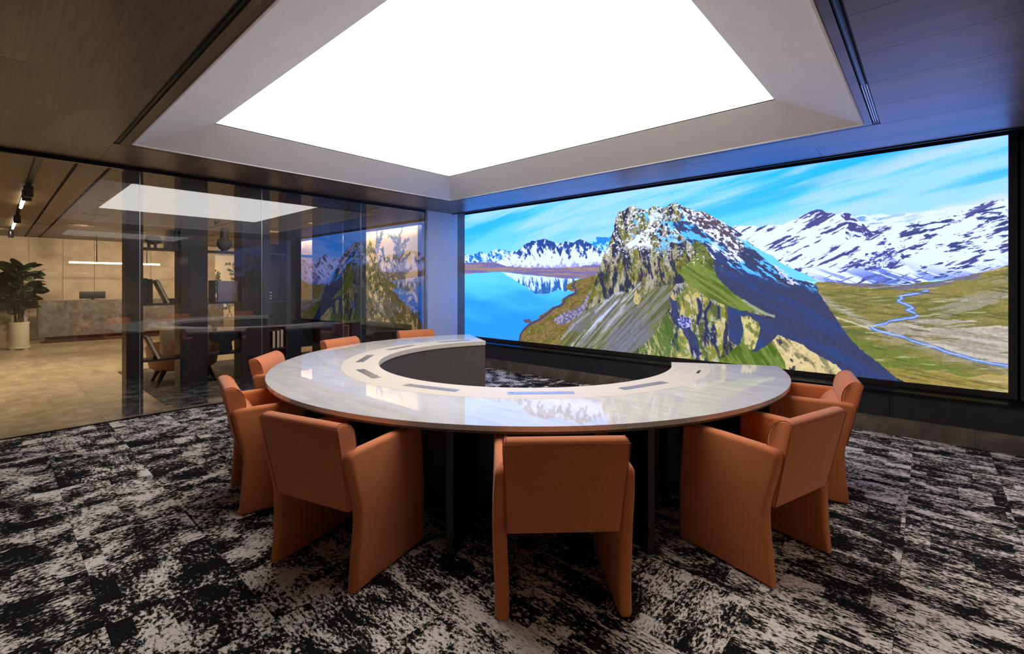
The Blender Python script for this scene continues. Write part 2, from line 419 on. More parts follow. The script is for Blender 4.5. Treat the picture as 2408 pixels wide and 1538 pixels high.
# ------------------------------------------------------------------ painted pictures (video wall image, mural)
class Painter:
    """small numpy painter: metric picture plane, s to the right, t upwards"""
    def __init__(self, w, h, wm, hm, seed=3):
        self.w, self.h, self.wm, self.hm = w, h, wm, hm
        s = (np.arange(w, dtype=np.float32) + 0.5) / w * wm
        t = (np.arange(h, dtype=np.float32) + 0.5) / h * hm
        self.S, self.T = np.meshgrid(s, t)
        self.img = np.zeros((h, w, 3), np.float32)
        self.cache = {}; self.tiles = {}
    def tile(self, octv, gain):
        """periodic fractal noise, 64 base cells of 16 px"""
        key = (octv, gain)
        if key not in self.tiles:
            g = np.arange(1024, dtype=np.float32) / 16.0
            A, B = np.meshgrid(g, g)
            out = np.zeros_like(A); amp, tot = 1.0, 0.0
            for o in range(min(octv, 5)):
                k = 2 ** o; a = A * k; b = B * k; n = 64 * k
                ia = np.floor(a).astype(np.int32); ib = np.floor(b).astype(np.int32)
                fa = a - ia; fb = b - ib
                fa = fa * fa * (3 - 2 * fa); fb = fb * fb * (3 - 2 * fb)
                rs = np.random.RandomState(100 + o); tb = rs.rand(n, n).astype(np.float32)
                ia1 = (ia + 1) % n; ib1 = (ib + 1) % n
                out += amp * ((tb[ib, ia] * (1 - fa) + tb[ib, ia1] * fa) * (1 - fb) + (tb[ib1, ia] * (1 - fa) + tb[ib1, ia1] * fa) * fb)
                tot += amp; amp *= gain
            self.tiles[key] = (out / tot).astype(np.float32)
        return self.tiles[key]
    def fbm(self, fx, fy, ang=0.0, octv=4, seed=0, gain=0.5):
        key = (fx, fy, ang, octv, seed, gain)
        if key in self.cache: return self.cache[key]
        c, s = math.cos(math.radians(ang)), math.sin(math.radians(ang))
        a = (self.S * c + self.T * s) * (fx * 16) + (11.3 * seed * 16 + 160)
        b = (-self.S * s + self.T * c) * (fy * 16) + (7.7 * seed * 16 + 4000)
        t = self.tile(octv, gain).ravel()
        ia = a.astype(np.int32); ib = b.astype(np.int32)
        fa = a - ia; fb = b - ib
        ia &= 1023; ib &= 1023
        ia1 = (ia + 1) & 1023; ib1 = ((ib + 1) & 1023) << 10; ib <<= 10
        lo = t[ib + ia]; lo += (t[ib + ia1] - lo) * fa
        hi = t[ib1 + ia]; hi += (t[ib1 + ia1] - hi) * fa
        out = lo + (hi - lo) * fb
        self.cache[key] = out
        return out
    def poly(self, pts, warp=0.0, freq=12.0, seed=5):
        S, T = self.S, self.T
        if warp:
            S = S + (self.fbm(freq, freq, 0, 3, seed) - 0.5) * 2 * warp
            T = T + (self.fbm(freq, freq, 0, 3, seed + 1) - 0.5) * 2 * warp
        p = np.array(pts, np.float32)
        xs0, ys0 = p.min(0) - warp - 0.02; xs1, ys1 = p.max(0) + warp + 0.02
        j0 = max(0, int(xs0 / self.wm * self.w)); j1 = min(self.w, int(xs1 / self.wm * self.w) + 2)
        i0 = max(0, int(ys0 / self.hm * self.h)); i1 = min(self.h, int(ys1 / self.hm * self.h) + 2)
        out = np.zeros((self.h, self.w), np.float32)
        if j1 <= j0 or i1 <= i0: return out
        s, t = S[i0:i1, j0:j1], T[i0:i1, j0:j1]
        ins = np.zeros(s.shape, bool)
        n = len(p)
        for k in range(n):
            x1, y1 = p[k]; x2, y2 = p[(k + 1) % n]
            if y1 == y2: continue
            cond = (y1 > t) != (y2 > t)
            xi = (x2 - x1) * (t - y1) / (y2 - y1) + x1
            ins ^= cond & (s < xi)
        out[i0:i1, j0:j1] = ins
        return out
    def line(self, pts, width, soft=0.5, warp=0.0):
        S, T = self.S, self.T
        if warp:
            S = S + (self.fbm(9, 9, 0, 3, 8) - 0.5) * 2 * warp; T = T + (self.fbm(9, 9, 0, 3, 9) - 0.5) * 2 * warp
        p = np.array(pts, np.float32)
        d = np.full((self.h, self.w), 9.0, np.float32)
        for k in range(len(p) - 1):
            a, b = p[k], p[k + 1]
            lo = np.minimum(a, b) - width * 2 - warp; hi = np.maximum(a, b) + width * 2 + warp
            j0 = max(0, int(lo[0] / self.wm * self.w)); j1 = min(self.w, int(hi[0] / self.wm * self.w) + 2)
            i0 = max(0, int(lo[1] / self.hm * self.h)); i1 = min(self.h, int(hi[1] / self.hm * self.h) + 2)
            if j1 <= j0 or i1 <= i0: continue
            s = S[i0:i1, j0:j1] - a[0]; t = T[i0:i1, j0:j1] - a[1]
            v = b - a; L = float(v @ v) + 1e-9
            u = np.clip((s * v[0] + t * v[1]) / L, 0, 1)
            dd = np.hypot(s - u * v[0], t - u * v[1])
            d[i0:i1, j0:j1] = np.minimum(d[i0:i1, j0:j1], dd)
        return np.clip((width - d) / (width * soft + 1e-6), 0, 1)
    def lay(self, mask, col):
        col = np.asarray(col, np.float32)
        mask = np.clip(mask, 0, 1)[..., None]
        self.img = self.img * (1 - mask) + col * mask
    def image(self, name):
        lin = np.clip(self.img, 0, 1)
        im = bpy.data.images.new(name, self.w, self.h, alpha=False)
        px = np.ones((self.h, self.w, 4), np.float32); px[..., :3] = lin
        im.pixels.foreach_set(px.ravel()); im.update(); im.pack()
        return im

def sstep(a, b, x):
    t = np.clip((x - a) / (b - a), 0, 1)
    return t * t * (3 - 2 * t)

def mixc(c0, c1, f):
    c0 = np.asarray(c0, np.float32); c1 = np.asarray(c1, np.float32)
    return c0 + (c1 - c0) * np.clip(f, 0, 1)[..., None]

SCR_W, SCR_H = 7.098, 2.260

def paint_landscape():
    P = Painter(1900, 603, SCR_W, SCR_H)
    S, T = P.S, P.T
    # --- sky
    hz = T / SCR_H
    sky = mixc((0.62, 0.88, 1.0), (0.30, 0.77, 1.0), sstep(0.45, 1.0, hz))
    P.img[:] = sky
    deep = sstep(0.46, 0.66, P.fbm(0.5, 3.4, 9, 4, 21))
    P.lay(deep * 0.6 * sstep(0.5, 0.85, hz), (0.10, 0.66, 1.0))
    cl = sstep(0.42, 0.68, P.fbm(0.42, 4.5, 11, 5, 33, 0.55))
    P.lay(cl * 0.85, (0.70, 0.86, 1.0))
    cl2 = sstep(0.52, 0.72, P.fbm(0.6, 6.0, 12, 5, 40, 0.55)) * sstep(3.6, 5.2, S)
    P.lay(cl2 * 0.7, (0.74, 0.83, 0.99))
    cl3 = sstep(0.55, 0.72, P.fbm(0.5, 5.0, 12, 4, 47)) * sstep(4.5, 5.6, S) * sstep(0.62, 0.8, hz)
    P.lay(cl3 * 0.6, (0.36, 0.66, 0.98))
    P.lay(P.line([(6.114, 1.552), (6.474, 1.611), (6.800, 1.665), (7.109, 1.720)], 0.06, 1.0, 0.03) * 0.85, (0.84, 0.88, 1.0))
    # --- far snowy hills on the left
    m = P.poly([(-0.088, 1.190), (-0.088, 1.497), (0.126, 1.520), (0.288, 1.498), (0.424, 1.539), (0.513, 1.558), (0.622, 1.506), (0.708, 1.525), (0.814, 1.566), (0.918, 1.576), (1.041, 1.554), (1.171, 1.519), (1.366, 1.538), (1.601, 1.498), (2.129, 1.419), (2.129, 1.149)], 0.02, 18)
    nz = P.fbm(14, 24, -35, 5, 2, 0.68)
    P.lay(m, mixc((0.12, 0.46, 0.82), (0.86, 0.95, 1.0), sstep(0.44, 0.56, nz)))
    m = P.poly([(2.725, 1.202), (2.800, 1.454), (2.895, 1.613), (2.946, 1.647), (3.017, 1.642), (3.088, 1.631), (3.260, 1.613), (3.260, 1.189)], 0.03, 14)
    P.lay(m, mixc((0.13, 0.52, 0.90), (0.70, 0.92, 1.0), sstep(0.46, 0.62, nz)))
    # --- plain
    m = P.poly([(-0.088, 1.360), (0.918, 1.358), (3.123, 1.272), (3.260, 1.068), (3.260, 0.765), (2.375, 0.986), (1.782, 1.100), (0.969, 1.170), (-0.088, 1.141)])
    nb = P.fbm(1.6, 40, -2, 5, 6, 0.6)
    plain_c = mixc((0.48, 0.44, 0.70), (0.64, 0.53, 0.54), sstep(0.40, 0.6, nb))
    P.lay(m, plain_c)
    # --- left mountain
    m = P.poly([(0.877, 1.337), (1.121, 1.433), (1.318, 1.468), (1.414, 1.536), (1.527, 1.608), (1.629, 1.652), (1.711, 1.668), (1.800, 1.669), (1.915, 1.683), (2.001, 1.670), (2.104, 1.637), (2.229, 1.595), (2.294, 1.605), (2.375, 1.626), (2.455, 1.608), (2.534, 1.590), (2.596, 1.625), (2.657, 1.641), (2.732, 1.610), (2.851, 1.540), (2.982, 1.470), (3.137, 1.401), (3.137, 1.241), (2.837, 1.237), (2.375, 1.211), (1.692, 1.227), (1.121, 1.271)], 0.015, 16)
    rk = P.fbm(9, 26, -58, 5, 12, 0.66) * 0.55 + P.fbm(9, 24, 58, 5, 13, 0.66) * 0.45
    hgt = (T - 1.215) / 0.45
    rockf = sstep(0.47, 0.53, rk + (hgt - 0.62) * 0.42)
    mc = mixc((0.90, 0.95, 1.0), (0.17, 0.30, 0.62), rockf)
    low = sstep(0.16, -0.02, hgt - (rk - 0.5) * 1.0)
    mc = mixc(mc, (0.56, 0.52, 0.80), low * 0.8)
    P.lay(m, mc)
    # --- lake
    lake = P.poly([(-0.088, 1.149), (0.490, 1.164), (1.020, 1.177), (1.508, 1.125), (1.871, 1.092), (2.375, 1.046), (2.672, 1.043), (2.494, 0.999), (2.375, 0.933), (2.415, 0.868), (2.526, 0.849), (2.549, 0.810), (2.415, 0.769), (2.311, 0.734), (2.294, 0.681), (2.311, 0.641), (2.212, 0.612), (2.129, 0.596), (2.044, 0.539), (1.924, 0.479), (1.845, 0.435), (1.836, 0.393), (1.692, 0.337), (1.527, 0.221), (1.433, 0.122), (1.414, 0.013), (1.414, -0.095), (-0.088, -0.227)], 0.008, 16)
    lk = mixc((0.16, 0.58, 0.93), (0.38, 0.82, 0.98), sstep(0.20, 1.20, T + (P.fbm(1.0, 4.0, -3, 5, 15) - 0.5) * 0.9))
    P.lay(lake, lk)
    refl = P.poly([(1.020, 1.170), (1.508, 1.118), (1.871, 1.092), (2.375, 1.046), (2.626, 1.037), (2.549, 0.986), (2.487, 0.934), (2.471, 0.868), (2.375, 0.841), (2.262, 0.880), (2.146, 0.852), (2.044, 0.811), (1.915, 0.802), (1.765, 0.807), (1.674, 0.855), (1.555, 0.933), (1.395, 0.990), (1.220, 1.078)], 0.012, 14)
    vs_ = P.fbm(26, 7, 8, 5, 18, 0.6)
    up = (T - 0.81) / 0.27
    P.lay(refl * lake, mixc((0.84, 0.93, 1.0), (0.18, 0.42, 0.75), sstep(0.44, 0.56, vs_ + (0.50 - up) * 0.35)))
    # --- shore land
    land = P.poly([(2.672, 1.043), (2.494, 0.999), (2.375, 0.933), (2.415, 0.868), (2.526, 0.849), (2.549, 0.810), (2.415, 0.769), (2.311, 0.734), (2.294, 0.681), (2.311, 0.641), (2.212, 0.612), (2.129, 0.596), (2.044, 0.539), (1.924, 0.479), (1.845, 0.435), (1.836, 0.393), (1.692, 0.344), (1.527, 0.221), (1.433, 0.122), (1.414, 0.013), (1.414, -0.202), (3.328, -0.137), (3.459, 1.125), (3.123, 1.131)], 0.008, 16)
    gl = P.fbm(7, 22, 20, 5, 22, 0.65)
    P.lay(land, mixc((0.54, 0.44, 0.28), (0.44, 0.42, 0.18), sstep(0.4, 0.6, gl)))
    P.lay(land * sstep(0.58, 0.66, P.fbm(34, 60, 15, 4, 24, 0.65)) * 0.8, (0.33, 0.29, 0.16))
    P.lay(land * sstep(0.60, 0.68, P.fbm(30, 50, 25, 4, 25, 0.65)) * 0.7, (0.66, 0.58, 0.34))
    P.lay(P.poly([(2.129, 0.373), (2.212, 0.451), (2.375, 0.524), (2.534, 0.569), (2.687, 0.677), (2.800, 0.820), (2.851, 0.883), (2.873, 0.758), (2.762, 0.565), (2.534, 0.413), (2.294, 0.335)], 0.03, 10), mixc((0.42, 0.40, 0.56), (0.62, 0.60, 0.72), sstep(0.4, 0.6, P.fbm(40, 40, 0, 2, 26))))
    P.lay(P.line([(2.549, 0.986), (2.510, 0.927), (2.572, 0.869), (2.557, 0.817), (2.439, 0.776), (2.359, 0.729), (2.343, 0.662), (2.253, 0.613), (2.171, 0.590), (2.044, 0.505), (1.958, 0.447), (1.889, 0.395), (1.765, 0.340), (1.647, 0.292), (1.527, 0.200), (1.452, 0.102), (1.423, -0.008)], 0.022, 0.4), (0.30, 0.28, 0.42))
    P.lay(P.poly([(1.499, 0.348), (1.564, 0.379), (1.656, 0.384), (1.683, 0.350), (1.638, 0.313), (1.536, 0.314)], 0.02, 20), (0.38, 0.33, 0.42))
    # --- right: snow ranges
    far = P.poly([(5.955, 1.521), (6.009, 1.640), (6.061, 1.661), (6.114, 1.664), (6.216, 1.654), (6.266, 1.645), (6.411, 1.642), (6.505, 1.645), (6.626, 1.653), (6.743, 1.668), (6.856, 1.682), (6.938, 1.680), (6.991, 1.682), (7.121, 1.689), (7.121, 1.354)], 0.015, 14)
    fz = P.fbm(7, 34, 12, 5, 52, 0.66)
    P.lay(far, mixc((0.88, 0.92, 1.0), (0.16, 0.42, 0.76), sstep(0.50, 0.58, fz) * sstep(6.9, 5.4, S) * 0.95))
    near = P.poly([(4.658, 1.520), (4.854, 1.659), (4.995, 1.647), (5.131, 1.621), (5.198, 1.635), (5.349, 1.627), (5.474, 1.672), (5.555, 1.716), (5.627, 1.746), (5.674, 1.755), (5.728, 1.749), (5.758, 1.714), (5.815, 1.712), (5.849, 1.687), (5.911, 1.703), (5.937, 1.678), (5.973, 1.679), (6.009, 1.640), (6.079, 1.563), (6.182, 1.559), (6.315, 1.547), (6.474, 1.546), (6.685, 1.575), (6.856, 1.636), (6.938, 1.673), (7.018, 1.686), (7.121, 1.696), (7.121, 1.057), (6.772, 1.017), (6.411, 0.954), (6.044, 0.955), (5.693, 0.992), (5.515, 1.087), (4.995, 1.397)], 0.012, 18)
    sn = P.fbm(4.0, 30, 28, 5, 55, 0.64) * 0.7 + P.fbm(12, 44, 20, 4, 56, 0.6) * 0.3
    peak = np.exp(-(((S - 5.60) / 0.42) ** 2)) * sstep(1.15, 1.6, T)
    rockf = sstep(0.535, 0.565, sn + peak * 0.080 - 0.045)
    nc = mixc((0.90, 0.94, 1.0), (0.30, 0.30, 0.56), rockf)
    P.lay(near, nc)
    m = P.poly([(5.893, 1.682), (5.937, 1.691), (5.984, 1.660), (6.051, 1.588), (6.131, 1.507), (6.209, 1.463), (6.131, 1.451), (6.009, 1.429), (5.937, 1.421), (5.908, 1.471), (5.948, 1.566)], 0.03, 14)
    P.lay(m, mixc((0.86, 0.91, 1.0), (0.30, 0.29, 0.55), sstep(0.44, 0.5, P.fbm(16, 50, -28, 5, 58, 0.62))))
    m = P.poly([(5.937, 1.168), (6.114, 1.292), (6.266, 1.412), (6.331, 1.324), (6.405, 1.245), (6.373, 1.154), (6.331, 1.105), (6.182, 1.100), (6.009, 1.122)], 0.05, 9)
    P.lay(m * sstep(0.50, 0.54, P.fbm(22, 46, 25, 5, 60, 0.64)), (0.28, 0.31, 0.60))
    m = near * sstep(1.22, 1.0, T + (P.fbm(3, 3, 0, 3, 61) - 0.5) * 0.25) * sstep(5.5, 5.9, S)
    P.lay(m * sstep(0.44, 0.58, P.fbm(4.0, 44, -24, 5, 62, 0.6)) * 0.85, (0.36, 0.44, 0.80))
    m = near * sstep(6.1, 6.4, S)
    P.lay(m * sstep(0.62, 0.65, P.fbm(9, 36, 9, 5, 64, 0.6)), (0.24, 0.30, 0.52))
    P.lay(P.line([(6.842, 1.587), (6.897, 1.624), (6.959, 1.655), (6.997, 1.677)], 0.018, 0.6, 0.01), (0.38, 0.36, 0.62))
    # --- valley
    val = P.poly([(5.515, 0.852), (5.693, 0.983), (6.009, 0.955), (6.411, 0.950), (6.626, 0.978), (6.800, 1.016), (6.911, 1.054), (7.121, 1.124), (7.121, -0.057), (5.595, -0.307)], 0.012, 10)
    vn = P.fbm(2.4, 28, 8, 5, 66, 0.62)
    vc = mixc((0.44, 0.46, 0.23), (0.57, 0.52, 0.30), sstep(0.40, 0.62, vn))
    P.lay(val, vc)
    P.lay(P.poly([(5.693, 0.983), (6.009, 0.955), (6.411, 0.950), (6.626, 0.978), (6.800, 1.016), (6.938, 1.061), (6.911, 1.004), (6.626, 0.938), (6.411, 0.905), (6.044, 0.920)], 0.02, 8) * 0.8, (0.44, 0.42, 0.60))
    m = P.poly([(6.474, 0.823), (6.772, 0.954), (6.991, 1.060), (7.121, 1.124), (7.121, 0.835), (6.911, 0.715), (6.626, 0.625)], 0.03, 6)
    P.lay(m * sstep(0.45, 0.60, P.fbm(2.0, 40, 17, 5, 68, 0.62)) * 0.85, (0.62, 0.60, 0.54))
    m = P.poly([(6.182, 0.539), (6.411, 0.606), (6.685, 0.636), (6.911, 0.631), (7.121, 0.575), (7.121, 0.211), (6.911, 0.262), (6.626, 0.364), (6.379, 0.438)], 0.03, 6)
    P.lay(m * 0.95, mixc((0.66, 0.62, 0.58), (0.78, 0.75, 0.72), sstep(0.38, 0.6, P.fbm(2.5, 34, -8, 5, 70, 0.62))))
    P.lay(m * sstep(0.58, 0.66, P.fbm(4, 36, 6, 5, 72, 0.62)), (0.50, 0.47, 0.30))
    P.lay(P.line([(5.555, 0.890), (5.712, 0.809), (5.900, 0.688), (6.044, 0.605), (6.148, 0.524)], 0.055, 0.9, 0.03) * 0.85, (0.70, 0.67, 0.64))
    P.lay(P.line([(5.693, 0.648), (5.826, 0.609), (5.973, 0.562), (6.131, 0.502)], 0.012, 0.7, 0.0) * 0.9, (0.82, 0.80, 0.74))
    P.lay(P.poly([(5.826, 0.361), (6.114, 0.384), (6.411, 0.262), (6.772, 0.161), (7.121, 0.110), (7.121, -0.057), (6.315, -0.189), (5.973, 0.152)], 0.04, 6) * sstep(0.35, 0.6, P.fbm(1.4, 9, -14, 4, 73)) * 0.8, (0.43, 0.50, 0.20))
    P.lay(P.poly([(6.249, 0.106), (6.474, 0.116), (6.772, 0.121), (7.121, 0.166), (7.121, -0.057), (6.249, -0.200)], 0.05, 5) * 0.85, mixc((0.62, 0.54, 0.28), (0.74, 0.64, 0.40), sstep(0.4, 0.6, P.fbm(2, 12, -6, 4, 74))))
    P.lay(P.line([(6.249, 0.428), (6.474, 0.350), (6.714, 0.265), (6.911, 0.224), (7.121, 0.173)], 0.05, 1.0, 0.02) * 0.6, (0.66, 0.62, 0.58))
    riv = [(6.566, 0.893), (6.505, 0.872), (6.443, 0.855), (6.373, 0.842), (6.386, 0.813), (6.354, 0.787), (6.379, 0.767), (6.449, 0.740), (6.468, 0.724), (6.418, 0.706), (6.474, 0.679), (6.505, 0.656), (6.468, 0.634), (6.379, 0.613), (6.282, 0.583), (6.249, 0.556), (6.189, 0.544), (6.141, 0.524), (6.189, 0.492), (6.282, 0.465), (6.379, 0.438), (6.474, 0.404), (6.566, 0.371), (6.685, 0.325), (6.800, 0.289), (6.911, 0.262), (7.018, 0.243), (7.121, 0.233)]
    P.lay(P.line(riv, 0.022, 0.5, 0.010), (0.36, 0.46, 0.78))
    P.lay(P.line(riv, 0.009, 0.7, 0.010) * 0.8, (0.70, 0.82, 0.97))
    P.lay(val * sstep(0.60, 0.72, P.fbm(4, 60, -10, 5, 76, 0.62)) * 0.7, (0.33, 0.34, 0.20))
    P.lay(val * sstep(0.62, 0.72, P.fbm(5, 60, 6, 5, 77, 0.62)) * 0.6, (0.82, 0.80, 0.72))
    # --- big mountain
    mt = P.poly([(2.611, 0.366), (2.702, 0.531), (2.792, 0.756), (2.895, 0.959), (2.939, 1.134), (3.039, 1.349), (3.109, 1.500), (3.171, 1.619), (3.220, 1.750), (3.247, 1.905), (3.308, 1.984), (3.374, 1.989), (3.446, 2.041), (3.531, 2.055), (3.569, 1.998), (3.607, 1.999), (3.713, 1.965), (3.787, 1.991), (3.823, 2.004), (3.895, 1.979), (3.924, 1.993), (3.954, 1.956), (4.035, 1.997), (4.109, 2.022), (4.183, 1.980), (4.260, 1.928), (4.358, 1.896), (4.422, 1.878), (4.505, 1.848), (4.598, 1.786), (4.668, 1.737), (4.728, 1.701), (4.767, 1.667), (4.902, 1.564), (5.086, 1.352), (5.242, 1.179), (5.391, 1.051), (5.555, 0.993), (5.682, 0.937), (5.693, 0.855), (5.595, 0.807), (5.826, 0.631), (5.973, 0.373), (6.182, 0.175), (6.395, -0.010), (6.395, -0.176), (2.129, -0.875), (2.129, -0.133)], 0.014, 26)
    rock_n = P.fbm(16, 5.0, -10, 5, 80, 0.7)
    rock_m = P.fbm(26, 14, 22, 5, 81, 0.7)
    base = mixc((0.22, 0.23, 0.20), (0.62, 0.60, 0.46), sstep(0.36, 0.60, rock_n * 0.55 + rock_m * 0.45))
    base = mixc(base, (0.46, 0.46, 0.14), sstep(0.47, 0.56, P.fbm(8, 6, 0, 5, 83, 0.68)) * 0.7)
    base = mixc(base, (0.76, 0.74, 0.70), sstep(0.55, 0.62, P.fbm(13, 4.0, -12, 5, 84, 0.68)) * 0.7)
    base = mixc(base, (0.15, 0.17, 0.30), sstep(0.545, 0.60, P.fbm(15, 4.4, 12, 5, 85, 0.66)) * 0.9)
    P.lay(mt, base)
    sp = sstep(0.61, 0.64, P.fbm(34, 46, 30, 5, 86, 0.68) + 0.03 * sstep(1.2, 1.9, T)) * sstep(1.0, 1.5, T)
    P.lay(mt * sp * 0.95, (0.96, 0.97, 1.0))
    sn2 = sstep(0.555, 0.60, P.fbm(9, 18, -40, 5, 87, 0.7) + 0.03 * sstep(1.5, 1.9, T)) * sstep(1.30, 1.5, T) * sstep(3.40, 3.6, S)
    P.lay(mt * sn2, mixc((0.95, 0.97, 1.0), (0.45, 0.78, 1.0), sstep(0.45, 0.6, P.fbm(5, 5, 0, 3, 88))))
    P.lay(P.poly([(3.414, 1.484), (3.459, 1.529), (3.537, 1.583), (3.601, 1.649), (3.638, 1.611), (3.619, 1.554), (3.563, 1.511), (3.511, 1.466), (3.459, 1.434)], 0.03, 16), (0.90, 0.95, 1.0))
    P.lay(P.line([(3.774, 1.895), (3.762, 1.695), (3.750, 1.580), (3.713, 1.438)], 0.04, 0.5, 0.06) * 0.9 * sstep(0.4, 0.5, P.fbm(20, 20, 0, 4, 140, 0.68)), (0.93, 0.97, 1.0))
    P.lay(P.line([(3.835, 1.917), (3.954, 1.781), (4.126, 1.666), (4.238, 1.570)], 0.10, 0.6, 0.08) * 0.9 * sstep(0.44, 0.5, P.fbm(14, 24, -40, 5, 141, 0.68)), (0.88, 0.95, 1.0))
    # right, shaded flank
    fl = P.poly([(3.954, 1.792), (4.126, 1.666), (4.238, 1.548), (4.347, 1.432), (4.453, 1.320), (4.567, 1.199), (4.618, 1.103), (4.658, 1.024), (4.806, 0.844), (4.995, 0.736), (5.242, 0.597), (5.272, 0.559), (4.995, 0.621), (4.757, 0.689), (4.782, 0.279), (5.176, 0.016), (5.900, -0.101), (6.395, -0.030), (6.182, 0.175), (5.973, 0.373), (5.826, 0.631), (5.693, 0.855), (5.682, 0.937), (5.555, 0.993), (5.391, 1.051), (5.242, 1.179), (5.086, 1.352), (4.902, 1.564), (4.728, 1.701), (4.608, 1.774), (4.505, 1.742), (4.183, 1.771)], 0.012, 20)
    fc = mixc((0.19, 0.27, 0.49), (0.23, 0.25, 0.40), sstep(0.38, 0.62, P.fbm(1.6, 26, -30, 5, 90, 0.6)))
    P.lay(fl, fc)
    upz = sstep(-0.06, 0.42, T - (1.10 - 0.28 * (S - 4.7)))
    sflank = sstep(0.52, 0.56, P.fbm(9, 30, -36, 5, 92, 0.68) + (upz - 0.6) * 0.10) * sstep(0.02, 0.25, upz)
    P.lay(fl * sflank, mixc((0.92, 0.95, 1.0), (0.36, 0.74, 1.0), sstep(0.40, 0.56, P.fbm(3, 5, -30, 3, 93) + 0.1)))
    rim = P.poly([(4.183, 1.958), (4.400, 1.875), (4.531, 1.819), (4.708, 1.713), (4.767, 1.656), (4.925, 1.502), (4.949, 1.349), (4.854, 1.303), (4.708, 1.464), (4.505, 1.583), (4.293, 1.761)], 0.03, 14)
    P.lay(rim, mixc((0.34, 0.30, 0.36), (0.92, 0.93, 1.0), sstep(0.50, 0.54, P.fbm(22, 44, -45, 5, 94, 0.68))))
    P.lay(P.poly([(4.787, 1.583), (4.995, 1.437), (5.220, 1.287), (5.391, 1.161), (5.555, 1.077), (5.682, 0.992), (5.555, 0.983), (5.391, 1.042), (5.242, 1.179), (5.041, 1.369)], 0.012, 14), (0.45, 0.82, 1.0))
    P.lay(P.poly([(5.242, 1.179), (5.306, 1.163), (5.391, 1.089), (5.474, 0.993), (5.515, 0.937), (5.433, 0.956), (5.349, 1.042)], 0.03, 14) * sstep(0.46, 0.5, P.fbm(40, 60, -30, 4, 95, 0.68)), (0.86, 0.84, 0.95))
    # --- scree at the foot of the cliffs
    sc = P.poly([(2.129, -0.133), (2.455, 0.324), (2.626, 0.483), (2.800, 0.592), (3.053, 0.711), (3.226, 0.801), (3.341, 0.856), (3.446, 0.828), (3.524, 0.887), (3.619, 0.958), (3.663, 0.772), (3.713, 0.831), (3.865, 0.924), (4.041, 0.958), (4.070, 0.891), (4.041, 0.695), (3.954, 0.523), (3.865, 0.349), (3.713, 0.165), (3.524, 0.014), (3.446, -0.094), (2.129, -0.234)], 0.012, 18)
    st = P.fbm(2.0, 40, 46, 5, 100, 0.62)
    scc = mixc((0.36, 0.37, 0.24), (0.54, 0.54, 0.54), sstep(0.38, 0.58, st))
    scc = mixc(scc, (0.44, 0.44, 0.19), sstep(0.52, 0.64, P.fbm(2.2, 22, 48, 5, 101, 0.62)) * 0.7)
    scc = mixc(scc, (0.46, 0.47, 0.60), sstep(0.9, 0.2, T) * sstep(0.44, 0.6, P.fbm(2, 5, 46, 3, 102)) * 0.6)
    P.lay(sc, scc)
    for pts, w, a in (([(3.607, 0.958), (3.459, 0.798), (3.226, 0.642), (2.910, 0.382), (2.649, 0.143), (2.415, -0.079)], 0.05, 0.95), ([(3.341, 0.850), (3.123, 0.725), (2.910, 0.558)], 0.035, 0.7), ([(3.394, 0.648), (3.192, 0.446), (3.017, 0.233), (2.873, 0.034)], 0.05, 0.6), ([(2.800, 0.534), (2.534, 0.329), (2.294, 0.082)], 0.03, 0.5)):
        P.lay(P.line(pts, w, 1.0, 0.03) * a * sstep(0.25, 0.5, P.fbm(2, 30, 47, 3, 103)), (0.82, 0.86, 0.95))
    P.lay(P.poly([(3.543, 0.858), (3.582, 0.911), (3.613, 0.830), (3.632, 0.725), (3.588, 0.665), (3.550, 0.682), (3.524, 0.752)], 0.015, 20), mixc((0.78, 0.72, 0.52), (0.40, 0.38, 0.28), sstep(0.5, 0.6, P.fbm(26, 10, 10, 3, 104))))
    # --- green ridge
    gr = P.poly([(4.160, 1.112), (4.205, 1.177), (4.320, 1.261), (4.400, 1.344), (4.443, 1.320), (4.531, 1.200), (4.608, 1.125), (4.638, 1.051), (4.718, 0.957), (4.830, 0.844), (4.949, 0.765), (5.086, 0.674), (5.263, 0.583), (5.211, 0.600), (5.154, 0.627), (5.041, 0.648), (4.925, 0.638), (4.830, 0.671), (4.708, 0.708), (4.608, 0.747), (4.453, 0.840), (4.293, 0.957)], 0.010, 16)
    P.lay(gr, mixc((0.34, 0.42, 0.16), (0.48, 0.55, 0.25), sstep(0.38, 0.62, P.fbm(3.0, 40, -34, 5, 106, 0.6))))
    P.lay(gr * sstep(0.66, 0.70, P.fbm(50, 60, 0, 3, 107)) * sstep(1.15, 1.25, T), (0.92, 0.93, 0.86))
    m = P.poly([(4.336, 1.460), (4.400, 1.505), (4.479, 1.436), (4.547, 1.358), (4.588, 1.262), (4.608, 1.156), (4.547, 1.200), (4.479, 1.297), (4.400, 1.354)], 0.02, 18)
    P.lay(m, mixc((0.30, 0.34, 0.16), (0.46, 0.50, 0.26), sstep(0.4, 0.6, P.fbm(26, 26, 0, 5, 108, 0.66))))
    P.lay(P.line([(4.939, 0.765), (5.086, 0.659), (5.176, 0.613), (5.263, 0.588)], 0.02, 0.6, 0.006) * 0.9, (0.62, 0.68, 0.60))
    # --- crag below the ridge
    cr = P.poly([(4.070, 0.891), (4.126, 0.957), (4.183, 0.979), (4.293, 0.957), (4.453, 0.840), (4.608, 0.758), (4.708, 0.708), (4.738, 0.611), (4.728, 0.429), (4.708, 0.273), (4.688, 0.115), (4.678, 0.011), (4.658, -0.085), (3.459, -0.093), (3.713, 0.165), (3.865, 0.349), (3.954, 0.523), (4.041, 0.695)], 0.014, 18)
    cn = P.fbm(14, 3.4, 12, 5, 110, 0.68)
    cc = mixc((0.17, 0.20, 0.36), (0.78, 0.72, 0.48), sstep(0.38, 0.56, cn))
